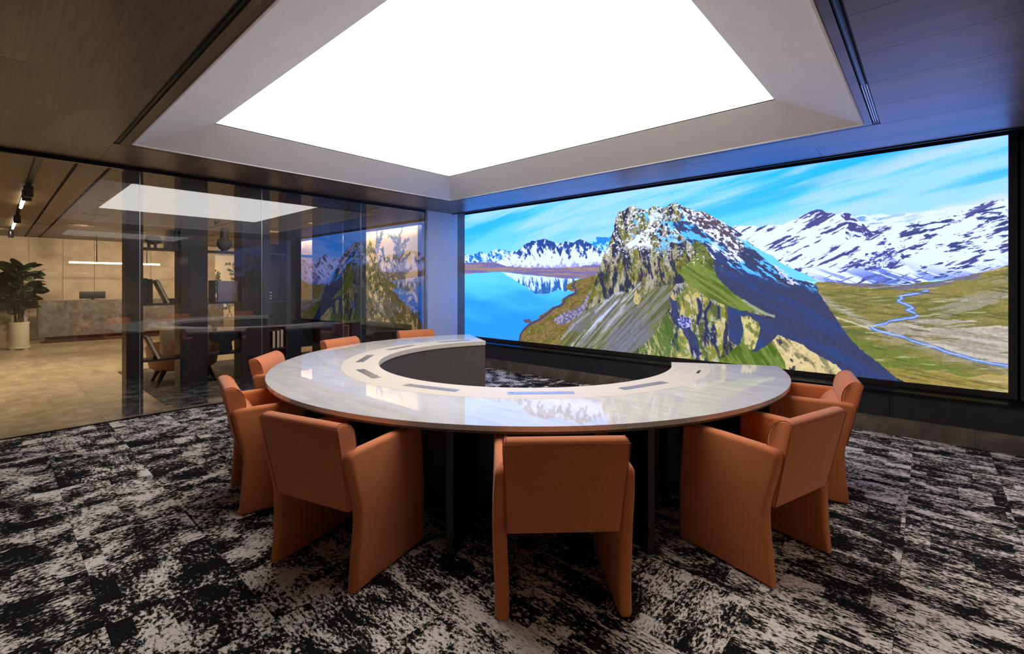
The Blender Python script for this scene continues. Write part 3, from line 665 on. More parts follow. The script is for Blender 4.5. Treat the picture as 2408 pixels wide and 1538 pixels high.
    cc = mixc(cc, (0.42, 0.46, 0.16), sstep(0.49, 0.56, P.fbm(8, 6, 0, 5, 112, 0.7)) * 0.7)
    cc = mixc(cc, (0.80, 0.80, 0.78), sstep(0.56, 0.63, P.fbm(30, 14, 10, 5, 113, 0.68)) * 0.7)
    lowl = sstep(0.0, 1.0, (0.62 - T) / 0.30) * sstep(4.30, 4.05, S)
    cc = mixc(cc, (0.30, 0.42, 0.18), lowl * sstep(0.35, 0.55, P.fbm(24, 7, 20, 5, 114, 0.66)) * 0.85)
    P.lay(cr, cc)
    P.lay(P.poly([(4.052, 0.779), (4.126, 0.753), (4.138, 0.615), (4.183, 0.479), (4.293, 0.430), (4.400, 0.249), (4.453, 0.093), (4.400, 0.034), (4.293, 0.240), (4.183, 0.369), (4.098, 0.447), (4.058, 0.556)], 0.03, 12) * 0.85, (0.17, 0.20, 0.42))
    P.lay(P.poly([(4.138, 0.493), (4.210, 0.552), (4.304, 0.523), (4.320, 0.437), (4.238, 0.389), (4.160, 0.417)], 0.03, 16), mixc((0.26, 0.28, 0.58), (0.72, 0.72, 0.88), sstep(0.45, 0.6, P.fbm(50, 50, 0, 4, 116, 0.66))))
    for pts in ([(4.411, 0.764), (4.443, 0.626), (4.400, 0.463)], [(4.547, 0.735), (4.516, 0.575), (4.526, 0.417), (4.505, 0.257)], [(4.658, 0.686), (4.668, 0.556)]):
        P.lay(P.line(pts, 0.03, 0.7, 0.03), (0.16, 0.19, 0.36))
    # pillar and foreground knoll
    P.lay(P.poly([(4.916, 0.582), (4.949, 0.564), (4.995, 0.586), (5.041, 0.548), (5.096, 0.521), (5.122, 0.443), (5.105, 0.353), (5.086, 0.263), (5.064, 0.192), (5.004, 0.166), (4.939, 0.210), (4.911, 0.289), (4.939, 0.417)], 0.014, 20), mixc((0.44, 0.48, 0.26), (0.84, 0.78, 0.54), sstep(0.38, 0.58, P.fbm(26, 16, 10, 5, 118, 0.68))))
    P.lay(P.poly([(4.658, 0.008), (4.782, 0.125), (4.878, 0.225), (4.925, 0.290), (4.995, 0.195), (5.064, 0.162), (5.176, 0.236), (5.263, 0.317), (5.306, 0.378), (5.391, 0.346), (5.474, 0.319), (5.555, 0.284), (5.615, 0.229), (5.693, 0.186), (5.770, 0.139), (5.845, 0.102), (5.893, 0.045), (5.919, -0.032), (5.919, -0.165), (4.658, -0.356)], 0.010, 16), mixc((0.30, 0.40, 0.12), (0.46, 0.53, 0.24), sstep(0.38, 0.6, P.fbm(5, 40, -58, 5, 120, 0.64))))
    kn = P.poly([(5.242, 0.305), (5.306, 0.378), (5.391, 0.346), (5.474, 0.319), (5.555, 0.284), (5.615, 0.229), (5.693, 0.186), (5.770, 0.139), (5.845, 0.102), (5.893, 0.045), (5.919, -0.032), (5.919, -0.165), (5.433, -0.239), (5.370, 0.086)], 0.014, 16)
    P.lay(kn, mixc((0.52, 0.50, 0.36), (0.86, 0.78, 0.58), sstep(0.34, 0.55, P.fbm(6, 20, -50, 5, 122, 0.66))))
    P.lay(kn * sstep(0.60, 0.65, P.fbm(14, 26, -50, 5, 124, 0.66)), (0.26, 0.27, 0.30))
    # fine camera grain of the picture itself
    P.img *= 1 + (P.fbm(60, 60, 0, 4, 130, 0.7)[..., None] - 0.5) * 0.30 * (1 - sstep(0.75, 0.95, P.img[..., 2:3]))
    return P.image('landscape_picture')

def paint_mural(wm, hm, seed, n_stems, px_per_m=150):
    """dark sprays of willow-like leaves on pale stone"""
    P = Painter(int(wm * px_per_m), int(hm * px_per_m), wm, hm, seed)
    bg = mixc((0.84, 0.77, 0.63), (0.91, 0.85, 0.72), P.fbm(2.5, 2.5, 0, 5, 3))
    P.img[:] = bg
    rnd = random.Random(seed)
    def leaf(x, y, ang, L, col):
        w = L * 0.19
        lo = (x - L, y - L); hi = (x + L, y + L)
        j0 = max(0, int(lo[0] / wm * P.w)); j1 = min(P.w, int(hi[0] / wm * P.w) + 1)
        i0 = max(0, int(lo[1] / hm * P.h)); i1 = min(P.h, int(hi[1] / hm * P.h) + 1)
        if j1 <= j0 or i1 <= i0: return
        s = P.S[i0:i1, j0:j1] - x; t = P.T[i0:i1, j0:j1] - y
        c, si = math.cos(ang), math.sin(ang)
        a = s * c + t * si; b = -s * si + t * c
        u = np.clip(a / L, 0, 1)
        m = ((a > 0) & (a < L) & (np.abs(b) < w * np.sin(math.pi * u ** 0.8))).astype(np.float32)[..., None]
        P.img[i0:i1, j0:j1] = P.img[i0:i1, j0:j1] * (1 - m) + np.array(col, np.float32) * m
    for k in range(n_stems):
        x = wm * (k + 0.5 + rnd.uniform(-0.3, 0.3)) / n_stems; y = -0.05
        ang = math.pi / 2 + rnd.uniform(-0.25, 0.25)
        top = hm * rnd.uniform(0.55, 0.92)
        tone = rnd.choice(((0.26, 0.30, 0.22), (0.34, 0.36, 0.26), (0.42, 0.42, 0.32), (0.54, 0.53, 0.43)))
        pts = [(x, y)]
        while y < top:
            ang += rnd.uniform(-0.16, 0.16) + (math.pi / 2 - ang) * 0.05
            x += 0.07 * math.cos(ang); y += 0.07 * math.sin(ang)
            pts.append((x, y))
            if y > hm * 0.12:
                for sd in (-1, 1):
                    if rnd.random() < 0.40:
                        a2 = ang + sd * rnd.uniform(0.5, 1.1); bx, by = x, y
                        br = [(bx, by)]
                        for q in range(rnd.randint(4, 9)):
                            a2 += rnd.uniform(-0.15, 0.15)
                            bx += 0.045 * math.cos(a2); by += 0.045 * math.sin(a2); br.append((bx, by))
                            for s2 in (-1, 1):
                                leaf(bx, by, a2 + s2 * rnd.uniform(0.4, 0.9), rnd.uniform(0.05, 0.10), [v * rnd.uniform(0.7, 1.25) for v in tone])
                        P.lay(P.line(br, 0.006, 0.6), tone)
        P.lay(P.line(pts, 0.014, 0.5), [v * 0.85 for v in tone])
    return P.image('mural_picture')

def picture_mat(name, image, strength=None, rough=0.5):
    m, nt, b = new_mat(name)
    uv = node(nt, 'ShaderNodeUVMap')
    ti = node(nt, 'ShaderNodeTexImage'); ti.image = image; ti.extension = 'EXTEND'
    nt.links.new(uv.outputs[0], ti.inputs[0])
    if strength is None:
        nt.links.new(ti.outputs[0], b.inputs['Base Color'])
    else:
        b.inputs['Base Color'].default_value = (0.01, 0.01, 0.012, 1)
        # LED wall: its blue runs far past display white wherever the picture is near full blue
        sp = node(nt, 'ShaderNodeSeparateColor'); nt.links.new(ti.outputs[0], sp.inputs[0])
        mr = node(nt, 'ShaderNodeMapRange'); mr.inputs['From Min'].default_value = 0.60; mr.inputs['From Max'].default_value = 0.95
        mr.inputs['To Min'].default_value = 0.0; mr.inputs['To Max'].default_value = 1.25
        nt.links.new(sp.outputs[2], mr.inputs[0])
        ad = node(nt, 'ShaderNodeMath', operation='ADD'); nt.links.new(sp.outputs[2], ad.inputs[0]); nt.links.new(mr.outputs[0], ad.inputs[1])
        cb = node(nt, 'ShaderNodeCombineColor')
        ag = node(nt, 'ShaderNodeMath', operation='MULTIPLY_ADD'); ag.inputs[1].default_value = 0.05; nt.links.new(mr.outputs[0], ag.inputs[0]); nt.links.new(sp.outputs[1], ag.inputs[2])
        nt.links.new(sp.outputs[0], cb.inputs[0]); nt.links.new(ag.outputs[0], cb.inputs[1]); nt.links.new(ad.outputs[0], cb.inputs[2])
        nt.links.new(cb.outputs[0], b.inputs['Emission Color'])
        b.inputs['Emission Strength'].default_value = strength
    b.inputs['Roughness'].default_value = rough
    b.inputs['Specular IOR Level'].default_value = 0.2
    return m

def uv_slab(name, corners, back, m_front, m_body, parent):
    """flat panel: front face (bl, br, tr, tl) carries the picture, 'back' is the offset to the rear face"""
    bm = bm_new()
    uvl = bm.loops.layers.uv.new('UVMap')
    o_ = off(parent)
    f = [bm.verts.new(Vector(c) - o_) for c in corners]
    r = [bm.verts.new(Vector(c) - o_ + Vector(back)) for c in corners]
    front = bm.faces.new(f)
    for l, uvc in zip(front.loops, ((0, 0), (1, 0), (1, 1), (0, 1))): l[uvl].uv = uvc
    sides = [bm.faces.new(r[::-1])] + [bm.faces.new((f[i], r[i], r[(i + 1) % 4], f[(i + 1) % 4])) for i in range(4)]
    for s_ in sides: s_.material_index = 1
    me = bpy.data.meshes.new(name); bm.to_mesh(me); bm.free()
    me.materials.append(m_front); me.materials.append(m_body)
    o = bpy.data.objects.new(name, me); COL.objects.link(o)
    if parent is not None: o.parent = parent; OFF[o.name] = off(parent)
    return o

# ================================================================== THE SETTING
CEIL = 2.74
GX = -6.47                      # glass partition plane
SY = 5.95                       # video wall plane
C_X, C_Y = -2.98, 3.51          # table centre
RX0, RX1, RY0, RY1 = -6.47, 0.75, -2.00, 5.82
LX0, LY0, LY1 = -18.0, -2.6, 6.6
random.seed(11)

def struct(o):
    o['kind'] = 'structure'
    return o

# ---- carpet floor
floor = struct(box('floor', RX0, RX1 + 0.02, RY0 - 0.2, 6.05, -0.06, -0.006, M['black']))
tag(floor, 'black and pale grey patterned carpet tile floor of the meeting room', None)
tile_mesh = {}
def carpet_tile(x0, x1, y0, y1, quarter, weave):
    g = 0.0008
    w, d = round(x1 - x0, 3), round(y1 - y0, 3)
    key = (w, d, weave) if quarter % 2 == 0 else (d, w, weave)
    if key not in tile_mesh:
        bm = bm_new(); bm_box(bm, -key[0] / 2 + g, key[0] / 2 - g, -key[1] / 2 + g, key[1] / 2 - g, -0.006, 0.0)
        me = bpy.data.meshes.new('carpet_tile'); bm.to_mesh(me); bm.free(); me.materials.append(M[weave])
        tile_mesh[key] = me
    o = bpy.data.objects.new('carpet_tile', tile_mesh[key]); COL.objects.link(o)
    o.parent = floor
    o.location = ((x0 + x1) / 2, (y0 + y1) / 2, 0)
    o.rotation_euler = (0, 0, quarter * math.pi / 2)
xs = [RX0] + [-0.11 - 0.5 * k for k in range(12, -3, -1)]
xs = [x for x in xs if x < RX1 + 0.02] + [RX1 + 0.02]
ys = [RY0 - 0.2] + [0.325 + 0.5 * k for k in range(-4, 11)] + [6.0]
ys = sorted(set(round(y, 3) for y in ys if RY0 - 0.2 <= y <= 6.0))
for a, b in zip(xs, xs[1:]):
    for c_, d_ in zip(ys, ys[1:]):
        if b - a < 0.02 or d_ - c_ < 0.02: continue
        turn = 1 if (a + b) / 2 < -2.6 and random.random() < 0.85 else 0
        if random.random() < 0.12: turn = 1 - turn
        speckled = (a + b) / 2 + 0.5 * (c_ + d_) / 2 < -0.9 + random.uniform(-0.8, 0.8)
        carpet_tile(a, b, c_, d_, turn + 2 * random.randint(0, 1), 'carpet' if speckled else 'carpet2')

# ---- lounge floor
lfloor = struct(box('floor_lounge', LX0 - 0.1, GX - 0.002, LY0 - 0.1, LY1 + 0.1, -0.06, -0.012, M['black']))
tag(lfloor, 'warm beige stone tile floor of the lounge beyond the glass')
lt = {}
nx, ny = 10, 8
for i in range(nx):
    for j in range(ny):
        w, d = (GX - 0.004 - LX0) / nx, (LY1 - LY0) / ny
        if 'm' not in lt:
            bm = bm_new(); bm_box(bm, -w / 2 + 0.0012, w / 2 - 0.0012, -d / 2 + 0.0012, d / 2 - 0.0012, -0.012, 0.0)
            me = bpy.data.meshes.new('floor_tile'); bm.to_mesh(me); bm.free(); me.materials.append(M['floorstone']); lt['m'] = me
        o = bpy.data.objects.new('floor_tile', lt['m']); COL.objects.link(o); o.parent = lfloor
        o.location = (LX0 + (i + 0.5) * w, LY0 + (j + 0.5) * d, 0)

# ---- ceiling of the room: veneer panels hung below a black void
HX0, HX1, HY0, HY1 = -5.43, -0.404, 0.87, 4.66       # cove opening
IX0, IX1, IY0, IY1 = -4.93, -0.93, 1.385, 4.21       # luminous panel
IZ = 2.94
QX0, QX1, QY0, QY1 = -5.545, -0.295, 0.745, 4.745    # reveal line around the cove
CE = 5.60                                            # front edge of the ceiling, short of the video wall
bm = bm_new()
for (a, b, c_, d_) in ((RX0 - 0.1, RX1 + 0.02, RY0 - 0.2, HY0), (RX0 - 0.1, RX1 + 0.02, HY1, 6.15), (RX0 - 0.1, HX0, HY0, HY1), (HX1, RX1 + 0.02, HY0, HY1)):
    bm_box(bm, a, b, c_, d_, 2.83, 2.90)
ceiling = struct(fin(bm, 'ceiling', M['black']))
tag(ceiling, 'dark oak veneer panel ceiling of the meeting room')
def cpanel(x0, x1, y0, y1, par=ceiling, m='wood', z=CEIL, g=0.0015):
    box('ceiling_panel', x0 + g, x1 - g, y0 + g, y1 - g, z, z + 0.02, M[m], par)
for y0, y1, cuts in ((RY0 - 0.2, -0.85, (-3.6, -1.2)), (-0.85, -0.05, (-4.9, -2.4)), (-0.05, QY0, (-3.9, -1.5)),
                     (QY1, 5.18, (-4.4, -1.9)), (5.18, CE, (-3.3, -0.8))):
    ex = [RX0] + list(cuts) + [RX1 + 0.02]
    for a, b in zip(ex, ex[1:]): cpanel(a, b, y0, y1)
yy = [QY0 + (QY1 - QY0) * k / 8 for k in range(9)]
for a, b in zip(yy, yy[1:]):
    cpanel(RX0, QX0, a, b); cpanel(QX1, RX1 + 0.02, a, b)
# strip between the reveal and the cove
cpanel(QX0 + 0.012, QX1 - 0.045, HY1, QY1 - 0.012)
cpanel(QX0 + 0.012, QX1 - 0.045, QY0 + 0.042, HY0)
cpanel(QX0 + 0.012, HX0, HY0, HY1)
cpanel(HX1, QX1 - 0.045, HY0, HY1)
box('ceiling_edge', RX0, RX1 + 0.02, CE, CE + 0.012, CEIL - 0.012, 2.83, M['bronze'], ceiling)

# ---- luminous ceiling with sloping white cove
lum = thing('luminous_ceiling', 'huge white backlit ceiling panel in a sloping white frame above the table', 'ceiling light', ((HX0 + HX1) / 2, (HY0 + HY1) / 2, CEIL))
oc = [(HX0, HY0), (HX1, HY0), (HX1, HY1), (HX0, HY1)]
ic = [(IX0, IY0), (IX1, IY0), (IX1, IY1), (IX0, IY1)]
for k in range(4):
    k2 = (k + 1) % 4
    bm = bm_new()
    lo = [(oc[k][0], oc[k][1], CEIL), (oc[k2][0], oc[k2][1], CEIL), (ic[k2][0], ic[k2][1], IZ), (ic[k][0], ic[k][1], IZ)]
    v0 = [bm.verts.new(p) for p in lo]; v1 = [bm.verts.new((p[0], p[1], p[2] + 0.03)) for p in lo]
    bm.faces.new(v0); bm.faces.new(v1[::-1])
    for i in range(4): bm.faces.new((v0[i], v1[i], v1[(i + 1) % 4], v0[(i + 1) % 4]))
    fin(bm, 'cove_side', M['plaster'], lum)
box('light_panel', IX0 - 0.03, IX1 + 0.03, IY0 - 0.03, IY1 + 0.03, IZ + 0.010, IZ + 0.03, M['skylight'], lum)
bm = bm_new()
for a, b, c_, d_ in ((HX0 - 0.012, HX1 + 0.012, HY0 - 0.012, HY0), (HX0 - 0.012, HX1 + 0.012, HY1, HY1 + 0.012), (HX0 - 0.012, HX0, HY0, HY1), (HX1, HX1 + 0.012, HY0, HY1)):
    bm_box(bm, a, b, c_, d_, CEIL - 0.008, CEIL + 0.03)
fin(bm, 'rim', M['plaster'], lum)
bm = bm_new()
for a, b, c_, d_ in ((IX0 - 0.012, IX1 + 0.012, IY0 - 0.012, IY0), (IX0 - 0.012, IX1 + 0.012, IY1, IY1 + 0.012), (IX0 - 0.012, IX0, IY0, IY1), (IX1, IX1 + 0.012, IY0, IY1)):
    bm_box(bm, a, b, c_, d_, IZ + 0.0005, IZ + 0.0095)
fin(bm, 'inner_frame', M['darkalu'], lum)

# ---- linear air slots in the reveal
t = thing('air_slot', 'long black air slot in the brown ceiling left of the luminous panel', 'air vent', (-2.9, QY0 + 0.02, CEIL))
box('channel', QX0, QX1, QY0 + 0.002, QY0 + 0.040, CEIL + 0.012, CEIL + 0.06, M['black'], t)
box('blade', QX0 + 0.02, QX1 - 0.05, QY0 + 0.017, QY0 + 0.022, CEIL + 0.004, CEIL + 0.012, M['blackmetal'], t)
t = thing('air_slot', 'black and blue-lit linear air diffuser in the ceiling right of the luminous panel', 'air vent', (QX1 - 0.022, 2.8, CEIL))
box('channel', QX1 - 0.043, QX1 - 0.002, QY0 + 0.05, QY1 - 0.004, CEIL + 0.012, CEIL + 0.06, M['black'], t)
bm = bm_new(); bm_tube(bm, [(QX1 - 0.022, QY0 + 0.1, CEIL + 0.004), (QX1 - 0.022, 3.74, CEIL + 0.004)], 0.014, 10)
fin(bm, 'blanking_tube', M['blackmetal'], t, autosm=40)
for k in range(3):
    x = QX1 - 0.036 + k * 0.013
    box('blade', x, x + 0.004, 3.76, QY1 - 0.06, CEIL + 0.002, CEIL + 0.014, M['alu'], t)
box('end_cap', QX1 - 0.042, QX1 - 0.003, QY1 - 0.058, QY1 - 0.006, CEIL + 0.003, CEIL + 0.016, M['black'], t)

# ---- screen wall
wf = struct(box('wall_front', RX0 - 0.3, RX1 + 0.16, 6.05, 6.15, 0.0, 2.83, M['darkwall']))
tag(wf, 'dark panelled wall carrying the giant video screen')
seams = [RX0] + [-5.02 + 0.946 * k for k in range(0, 7)]
seams = [s_ for s_ in seams if s_ < RX1 + 0.02] + [RX1 + 0.02]
for a, b in zip(seams, seams[1:]):
    box('wall_panel', a + 0.0025, b - 0.0025, 5.835, 5.86, 0.168, 0.398, M['charcoal'], wf)
box('panel_backing', RX0, RX1 + 0.02, 5.862, 6.05, 0.0, 0.398, M['black'], wf)
bm = bm_new()
prof = [(5.815, 0.395), (5.98, 0.395), (5.98, 0.452), (5.905, 0.445), (5.86, 0.436), (5.815, 0.420)]
bm_prism(bm, prof, lambda y, z: (RX0, y, z), lambda y, z: (RX1 + 0.02, y, z))
fin(bm, 'sill', M['blackmetal'], wf)
# flat dark return between the screen and the right-hand corner
box('wall_panel', 0.585, RX1 + 0.02, 5.90, 6.04, 0.455, 2.82, M['bronze'], wf)
bb = struct(box('baseboard_front', RX0, RX1 + 0.02, 5.84, 5.861, 0.0, 0.164, M['greystone']))
tag(bb, 'low grey brown marble skirting under the video wall')
sm = [RX0, -5.3, -3.9, -2.5, -1.1, 0.3, RX1 + 0.02]
for a, b in zip(sm, sm[1:]):
    box('stone_slab', a + 0.001, b - 0.001, 5.815, 5.84, 0.0, 0.166, M['greystone'], bb)

vw = thing('video_wall', 'wall-wide video screen showing a snowy mountain above a blue lake', 'screen', (-3.036, SY, 0.46))
SX0, SZ0 = -6.585, 0.505
pic = paint_landscape()
uv_slab('screen', [(SX0, SY, SZ0), (SX0 + SCR_W, SY, SZ0), (SX0 + SCR_W, SY, SZ0 + SCR_H), (SX0, SY, SZ0 + SCR_H)], (0, 0.05, 0),
        picture_mat('screen_picture', pic, SCREEN_STRENGTH, 0.4), M['black'], vw)
fw = 0.055
for nm, (a, b, c_, d_) in (('frame_top', (SX0 - fw, SX0 + SCR_W + fw, SZ0 + SCR_H, SZ0 + SCR_H + fw)), ('frame_bottom', (SX0 - fw, SX0 + SCR_W + fw, SZ0 - fw, SZ0)),
                           ('frame_left', (SX0 - fw, SX0, SZ0, SZ0 + SCR_H)), ('frame_right', (SX0 + SCR_W, SX0 + SCR_W + fw, SZ0, SZ0 + SCR_H))):
    box(nm, a, b, SY - 0.012, SY + 0.05, c_, d_, M['bronze'], vw)

# ---- left wall: plaster pier between glass and screen
wl = struct(box('wall_left', GX - 0.16, GX, 5.035, 5.725, 0.0, 2.83, M['column']))
tag(wl, 'narrow pale plaster pier between the glass partition and the screen')
t1 = struct(box('trim_1', GX - 0.16, GX - 0.002, 5.727, 5.90, 0.0, 2.83, M['trimbrown'])); tag(t1, 'brown vertical trim beside the video wall')
t2 = struct(box('trim_2', GX - 0.03, GX + 0.012, 4.985, 5.034, 0.0, CEIL + 0.015, M['brass'], bevel=0.003)); tag(t2, 'champagne metal profile closing the glass partition')
wl2 = struct(box('wall_outer', GX - 0.16, GX - 0.05, 5.90, 6.6, 0.0, 2.83, M['darkwall'])); tag(wl2, 'dark end wall behind the screen corner')

# ---- right side: a second glass partition with a corridor beyond (out of frame, seen in reflections)
wr = struct(box('wall_right', RX1, RX1 + 0.16, 5.03, 5.76, 0.0, 2.83, M['column'])); tag(wr, 'pale plaster pier closing the right end of the screen wall')
wr2 = struct(box('window_2', RX1 - 0.02, RX1 + 0.035, RY0, 5.03, CEIL - 0.045, CEIL + 0.012, M['blackmetal'])); tag(wr2, 'glass partition on the right side of the room')
jr = [RY0, -0.4, 0.95, 2.3, 3.65, 5.028]
for a, b in zip(jr, jr[1:]):
    box('pane', RX1, RX1 + 0.012, a + 0.004, b - 0.004, 0.008, CEIL - 0.03, M['glass'], wr2)
box('floor_track', RX1 - 0.012, RX1 + 0.016, RY0, 5.028, -0.002, 0.010, M['blackmetal'], wr2)
wb = struct(box('wall_back', RX0, 3.4, RY0 - 0.1, RY0, 0.0, 2.83, M['backwall'])); tag(wb, 'beige limestone wall behind the camera')
cf = struct(box('floor_corridor', RX1 + 0.02, 3.3, RY0, 6.05, -0.06, 0.0, M['floorstone'])); tag(cf, 'warm stone floor of the corridor beyond the right-hand glass')
cc_ = struct(box('ceiling_corridor', RX1 + 0.04, 3.3, RY0, 6.05, CEIL, CEIL + 0.06, M['plaster'])); tag(cc_, 'white ceiling of the corridor beyond the right-hand glass')
cw = struct(box('wall_corridor', 3.3, 3.4, RY0, 6.05, 0.0, 2.83, M['limestone'])); tag(cw, 'beige limestone wall of the corridor beyond the right-hand glass')
wfr = struct(box('wall_corridor_end', RX1 + 0.16, 3.4, 6.05, 6.15, 0.0, 2.83, M['limestone'])); tag(wfr, 'beige end wall of the corridor beside the screen wall')

# ---- glass partition
win = struct(box('window_1', GX - 0.035, GX + 0.02, RY0, 4.985, CEIL - 0.045, CEIL + 0.012, M['blackmetal']))
tag(win, 'frameless floor to ceiling glass partition on the left')
box('floor_track', GX - 0.012, GX + 0.014, RY0, 4.985, -0.002, 0.010, M['blackmetal'], win)
joints = [RY0, -0.17, 1.095, 2.353, 3.772, 4.984]
for a, b in zip(joints, joints[1:]):
    box('pane', GX - 0.012, GX, a + 0.0025, b - 0.0025, 0.008, CEIL - 0.03, M['glass'], win)
for j in joints[1:-1]:
    box('joint_seal', GX - 0.011, GX - 0.001, j - 0.0022, j + 0.0022, 0.01, CEIL - 0.045, M['alu'], win)

# ---- lounge shell
wls = struct(box('wall_lounge_end', LX0 - 0.2, LX0 - 0.03, LY0, LY1, 0, CEIL, M['limestone'])); tag(wls, 'beige limestone panelled wall behind the reception desk')
for j in range(14):
    w = (LY1 - LY0) / 14
    for z0, z1 in ((0.0, 2.02), (2.02, CEIL)):
        box('stone_panel', LX0 - 0.03, LX0, LY0 + j * w + 0.005, LY0 + (j + 1) * w - 0.005, z0 + 0.002, z1 - 0.002, M['limestone'], wls)
wlm = struct(box('wall_lounge_side', LX0, GX - 0.16, LY1, LY1 + 0.15, 0, 3.05, M['limestone'])); tag(wlm, 'pale stone side wall of the lounge behind the mural')
wlf = struct(box('wall_lounge_near', LX0, GX - 0.1, LY0 - 0.1, LY0, 0, CEIL, M['limestone'])); tag(wlf, 'beige side wall at the near end of the lounge')
lc = struct(box('ceiling_lounge', LX0, GX - 0.05, LY0, 6.15, CEIL + 0.05, CEIL + 0.1, M['black'])); tag(lc, 'oak veneer ceiling of the lounge with black slots')
strips = [LY0, -1.4, -0.5, 0.295, None, 0.350, 0.595, None, 0.625, 0.862, None, 0.892, 2.1, 3.3, None, 3.33, 3.8, None, 3.83, 4.3, None, 4.33, 5.2, 6.15]
prev = None
for y in strips:
    if y is None: prev = None; continue
    if prev is not None:
        for a, b in ((LX0, -14.2), (-14.2, -10.3), (-10.3, GX - 0.04)): cpanel(a, b, prev, y, lc, 'lwood')
    prev = y
# light cove washing the mural
box('cove_back', LX0, GX - 0.16, 6.15, LY1, 3.0, 3.05, M['plaster'], lc)
box('cove_front', LX0, GX - 0.16, 6.13, 6.15, CEIL, 3.0, M['lwood'], lc)
cl = thing('cove_lamp', 'warm light strip hidden in the ceiling cove above the mural', 'lamp', (-12.0, 6.25, 2.86))
box('tray', -16.5, -8.6, 6.16, 6.24, 2.84, 2.86, M['lwood'], cl)
box('light_strip', -16.5, -8.6, 6.175, 6.225, 2.861, 2.875, M['cove'], cl)
# return wall at the right end of the mural
wm_ = struct(box('wall_lounge_return', -8.74, GX - 0.17, LY1 - 0.06, LY1 - 0.001, 0, 3.0, M['charcoal'])); tag(wm_, 'dark wall panel right of the leafy mural')

mu = thing('wall_mural', 'large printed mural of leafy branches on pale stone, lit from above', 'mural', (-11.2, LY1 - 0.02, 0.1))
pic2 = paint_mural(5.1, 2.75, 5, 32)
uv_slab('print', [(-13.9, LY1 - 0.03, 0.1), (-8.8, LY1 - 0.03, 0.1), (-8.8, LY1 - 0.03, 2.85), (-13.9, LY1 - 0.03, 2.85)], (0, 0.025, 0), picture_mat('mural_print', pic2, None, 0.8), M['pot'], mu)
mu = thing('wall_mural', 'small printed panel of leafy branches on the far limestone wall', 'mural', (LX0 + 0.03, 5.7, 0.3))
pic3 = paint_mural(1.4, 2.1, 8, 6)
uv_slab('print', [(LX0 + 0.035, 5.05, 0.35), (LX0 + 0.035, 6.45, 0.35), (LX0 + 0.035, 6.45, 2.45), (LX0 + 0.035, 5.05, 2.45)], (-0.03, 0, 0), picture_mat('mural_print_small', pic3, None, 0.8), M['pot'], mu)

# ================================================================== TABLE
TZ = 0.74
A0, A1 = 29.0, -209.0            # the ring is open towards the screen
tab = thing('conference_table', 'large C-shaped ring table with grey-white marble top and ivory inner band', 'table', (C_X, C_Y, 0))
R_IN, R_MID, R_OUT = 1.38, 1.70, 2.26
for k in range(8):
    a = A0 - 29.75 * k; b = a - 29.75
    bm = bm_new(); bm_arc(bm, C_X, C_Y, R_MID + 0.0008, R_OUT, a - 0.004, b + 0.004, TZ - 0.028, TZ, 14, 0.0012, 1)
    fin(bm, 'marble_slab', M['marble'], tab, autosm=30)
bm = bm_new(); bm_arc(bm, C_X, C_Y, R_IN, R_MID, A0, A1, TZ - 0.05, TZ + 0.0005, 110, 0.002, 1)
fin(bm, 'inner_band', M['ivory'], tab, autosm=30)
bm = bm_new(); bm_arc(bm, C_X, C_Y, R_MID + 0.002, R_OUT - 0.006, A0 - 0.05, A1 + 0.05, TZ - 0.030, TZ - 0.028, 110)
fin(bm, 'shadow_gap', M['black'], tab)
bm = bm_new(); bm_arc(bm, C_X, C_Y, R_MID + 0.002, R_OUT - 0.012, A0 - 0.05, A1 + 0.05, TZ - 0.044, TZ - 0.030, 110)
fin(bm, 'under_top', M['panelgrey'], tab, autosm=30)
bm = bm_new(); bm_arc(bm, C_X, C_Y, R_IN + 0.012, R_IN + 0.040, A0 - 0.15, A1 + 0.15, 0.0, TZ - 0.05, 110)
fin(bm, 'inner_panel', M['panelgrey'], tab, autosm=30)
for k in range(7):
    a = 12.7 - 29.75 * k - 14.875
    bm = bm_new(); bm_arc(bm, C_X, C_Y, 1.66, 1.72, a + 13.5, a - 13.5, 0.02, TZ - 0.046, 12)
    fin(bm, 'cabinet_door', M['charcoal'], tab, autosm=30)
    for z in (0.655, 0.625):
        for da in (7.0, -7.0):
            bm = bm_new(); bm_arc(bm, C_X, C_Y, 1.715, 1.723, a + da + 3.2, a + da - 3.2, z, z + 0.012, 6)
            fin(bm, 'vent_slot', M['black'], tab)
for ang in (-1.5, -31.5, -60.0, -89.3, -119.0, -149.0, -179.0):
    th_ = math.radians(ang)
    bm = bm_new(); bm_box(bm, 1.72, 2.19, -0.021, 0.021, 0.0, TZ - 0.044, 0.002, 1)
    bmesh.ops.transform(bm, matrix=Matrix.Translation((C_X, C_Y, 0)) @ Matrix.Rotation(th_, 4, 'Z'), verts=bm.verts)
    fin(bm, 'leg', M['charcoal'], tab)
for i, ang in enumerate((165.1, -164.8, -134.5, -104.0, -74.4, -45.6, -16.4)):
    th_ = math.radians(ang)
    Mx = Matrix.Translation((C_X, C_Y, 0)) @ Matrix.Rotation(th_, 4, 'Z')
    def piece(nm, x0, x1, y0, y1, z0, z1, m, par):
        bm = bm_new(); bm_box(bm, x0, x1, y0, y1, z0, z1)
        bmesh.ops.transform(bm, matrix=Mx, verts=bm.verts)
        return fin(bm, nm, m, par)
    fl = piece('power_flap', 1.505, 1.575, -0.22, 0.22, TZ - 0.004, TZ + 0.0022, M['alu'], tab)
    piece('socket_strip', 1.519, 1.562, -0.16, 0.16, TZ + 0.0022, TZ + 0.0028, M['alu'], fl)
    piece('cable_notch', 1.512, 1.518, -0.205, -0.175, TZ + 0.0022, TZ + 0.003, M['black'], fl)
    for q in range(4):
        piece('button', 1.528, 1.534, 0.170 + q * 0.011, 0.176 + q * 0.011, TZ + 0.0022, TZ + 0.003, M['ivory'], fl)
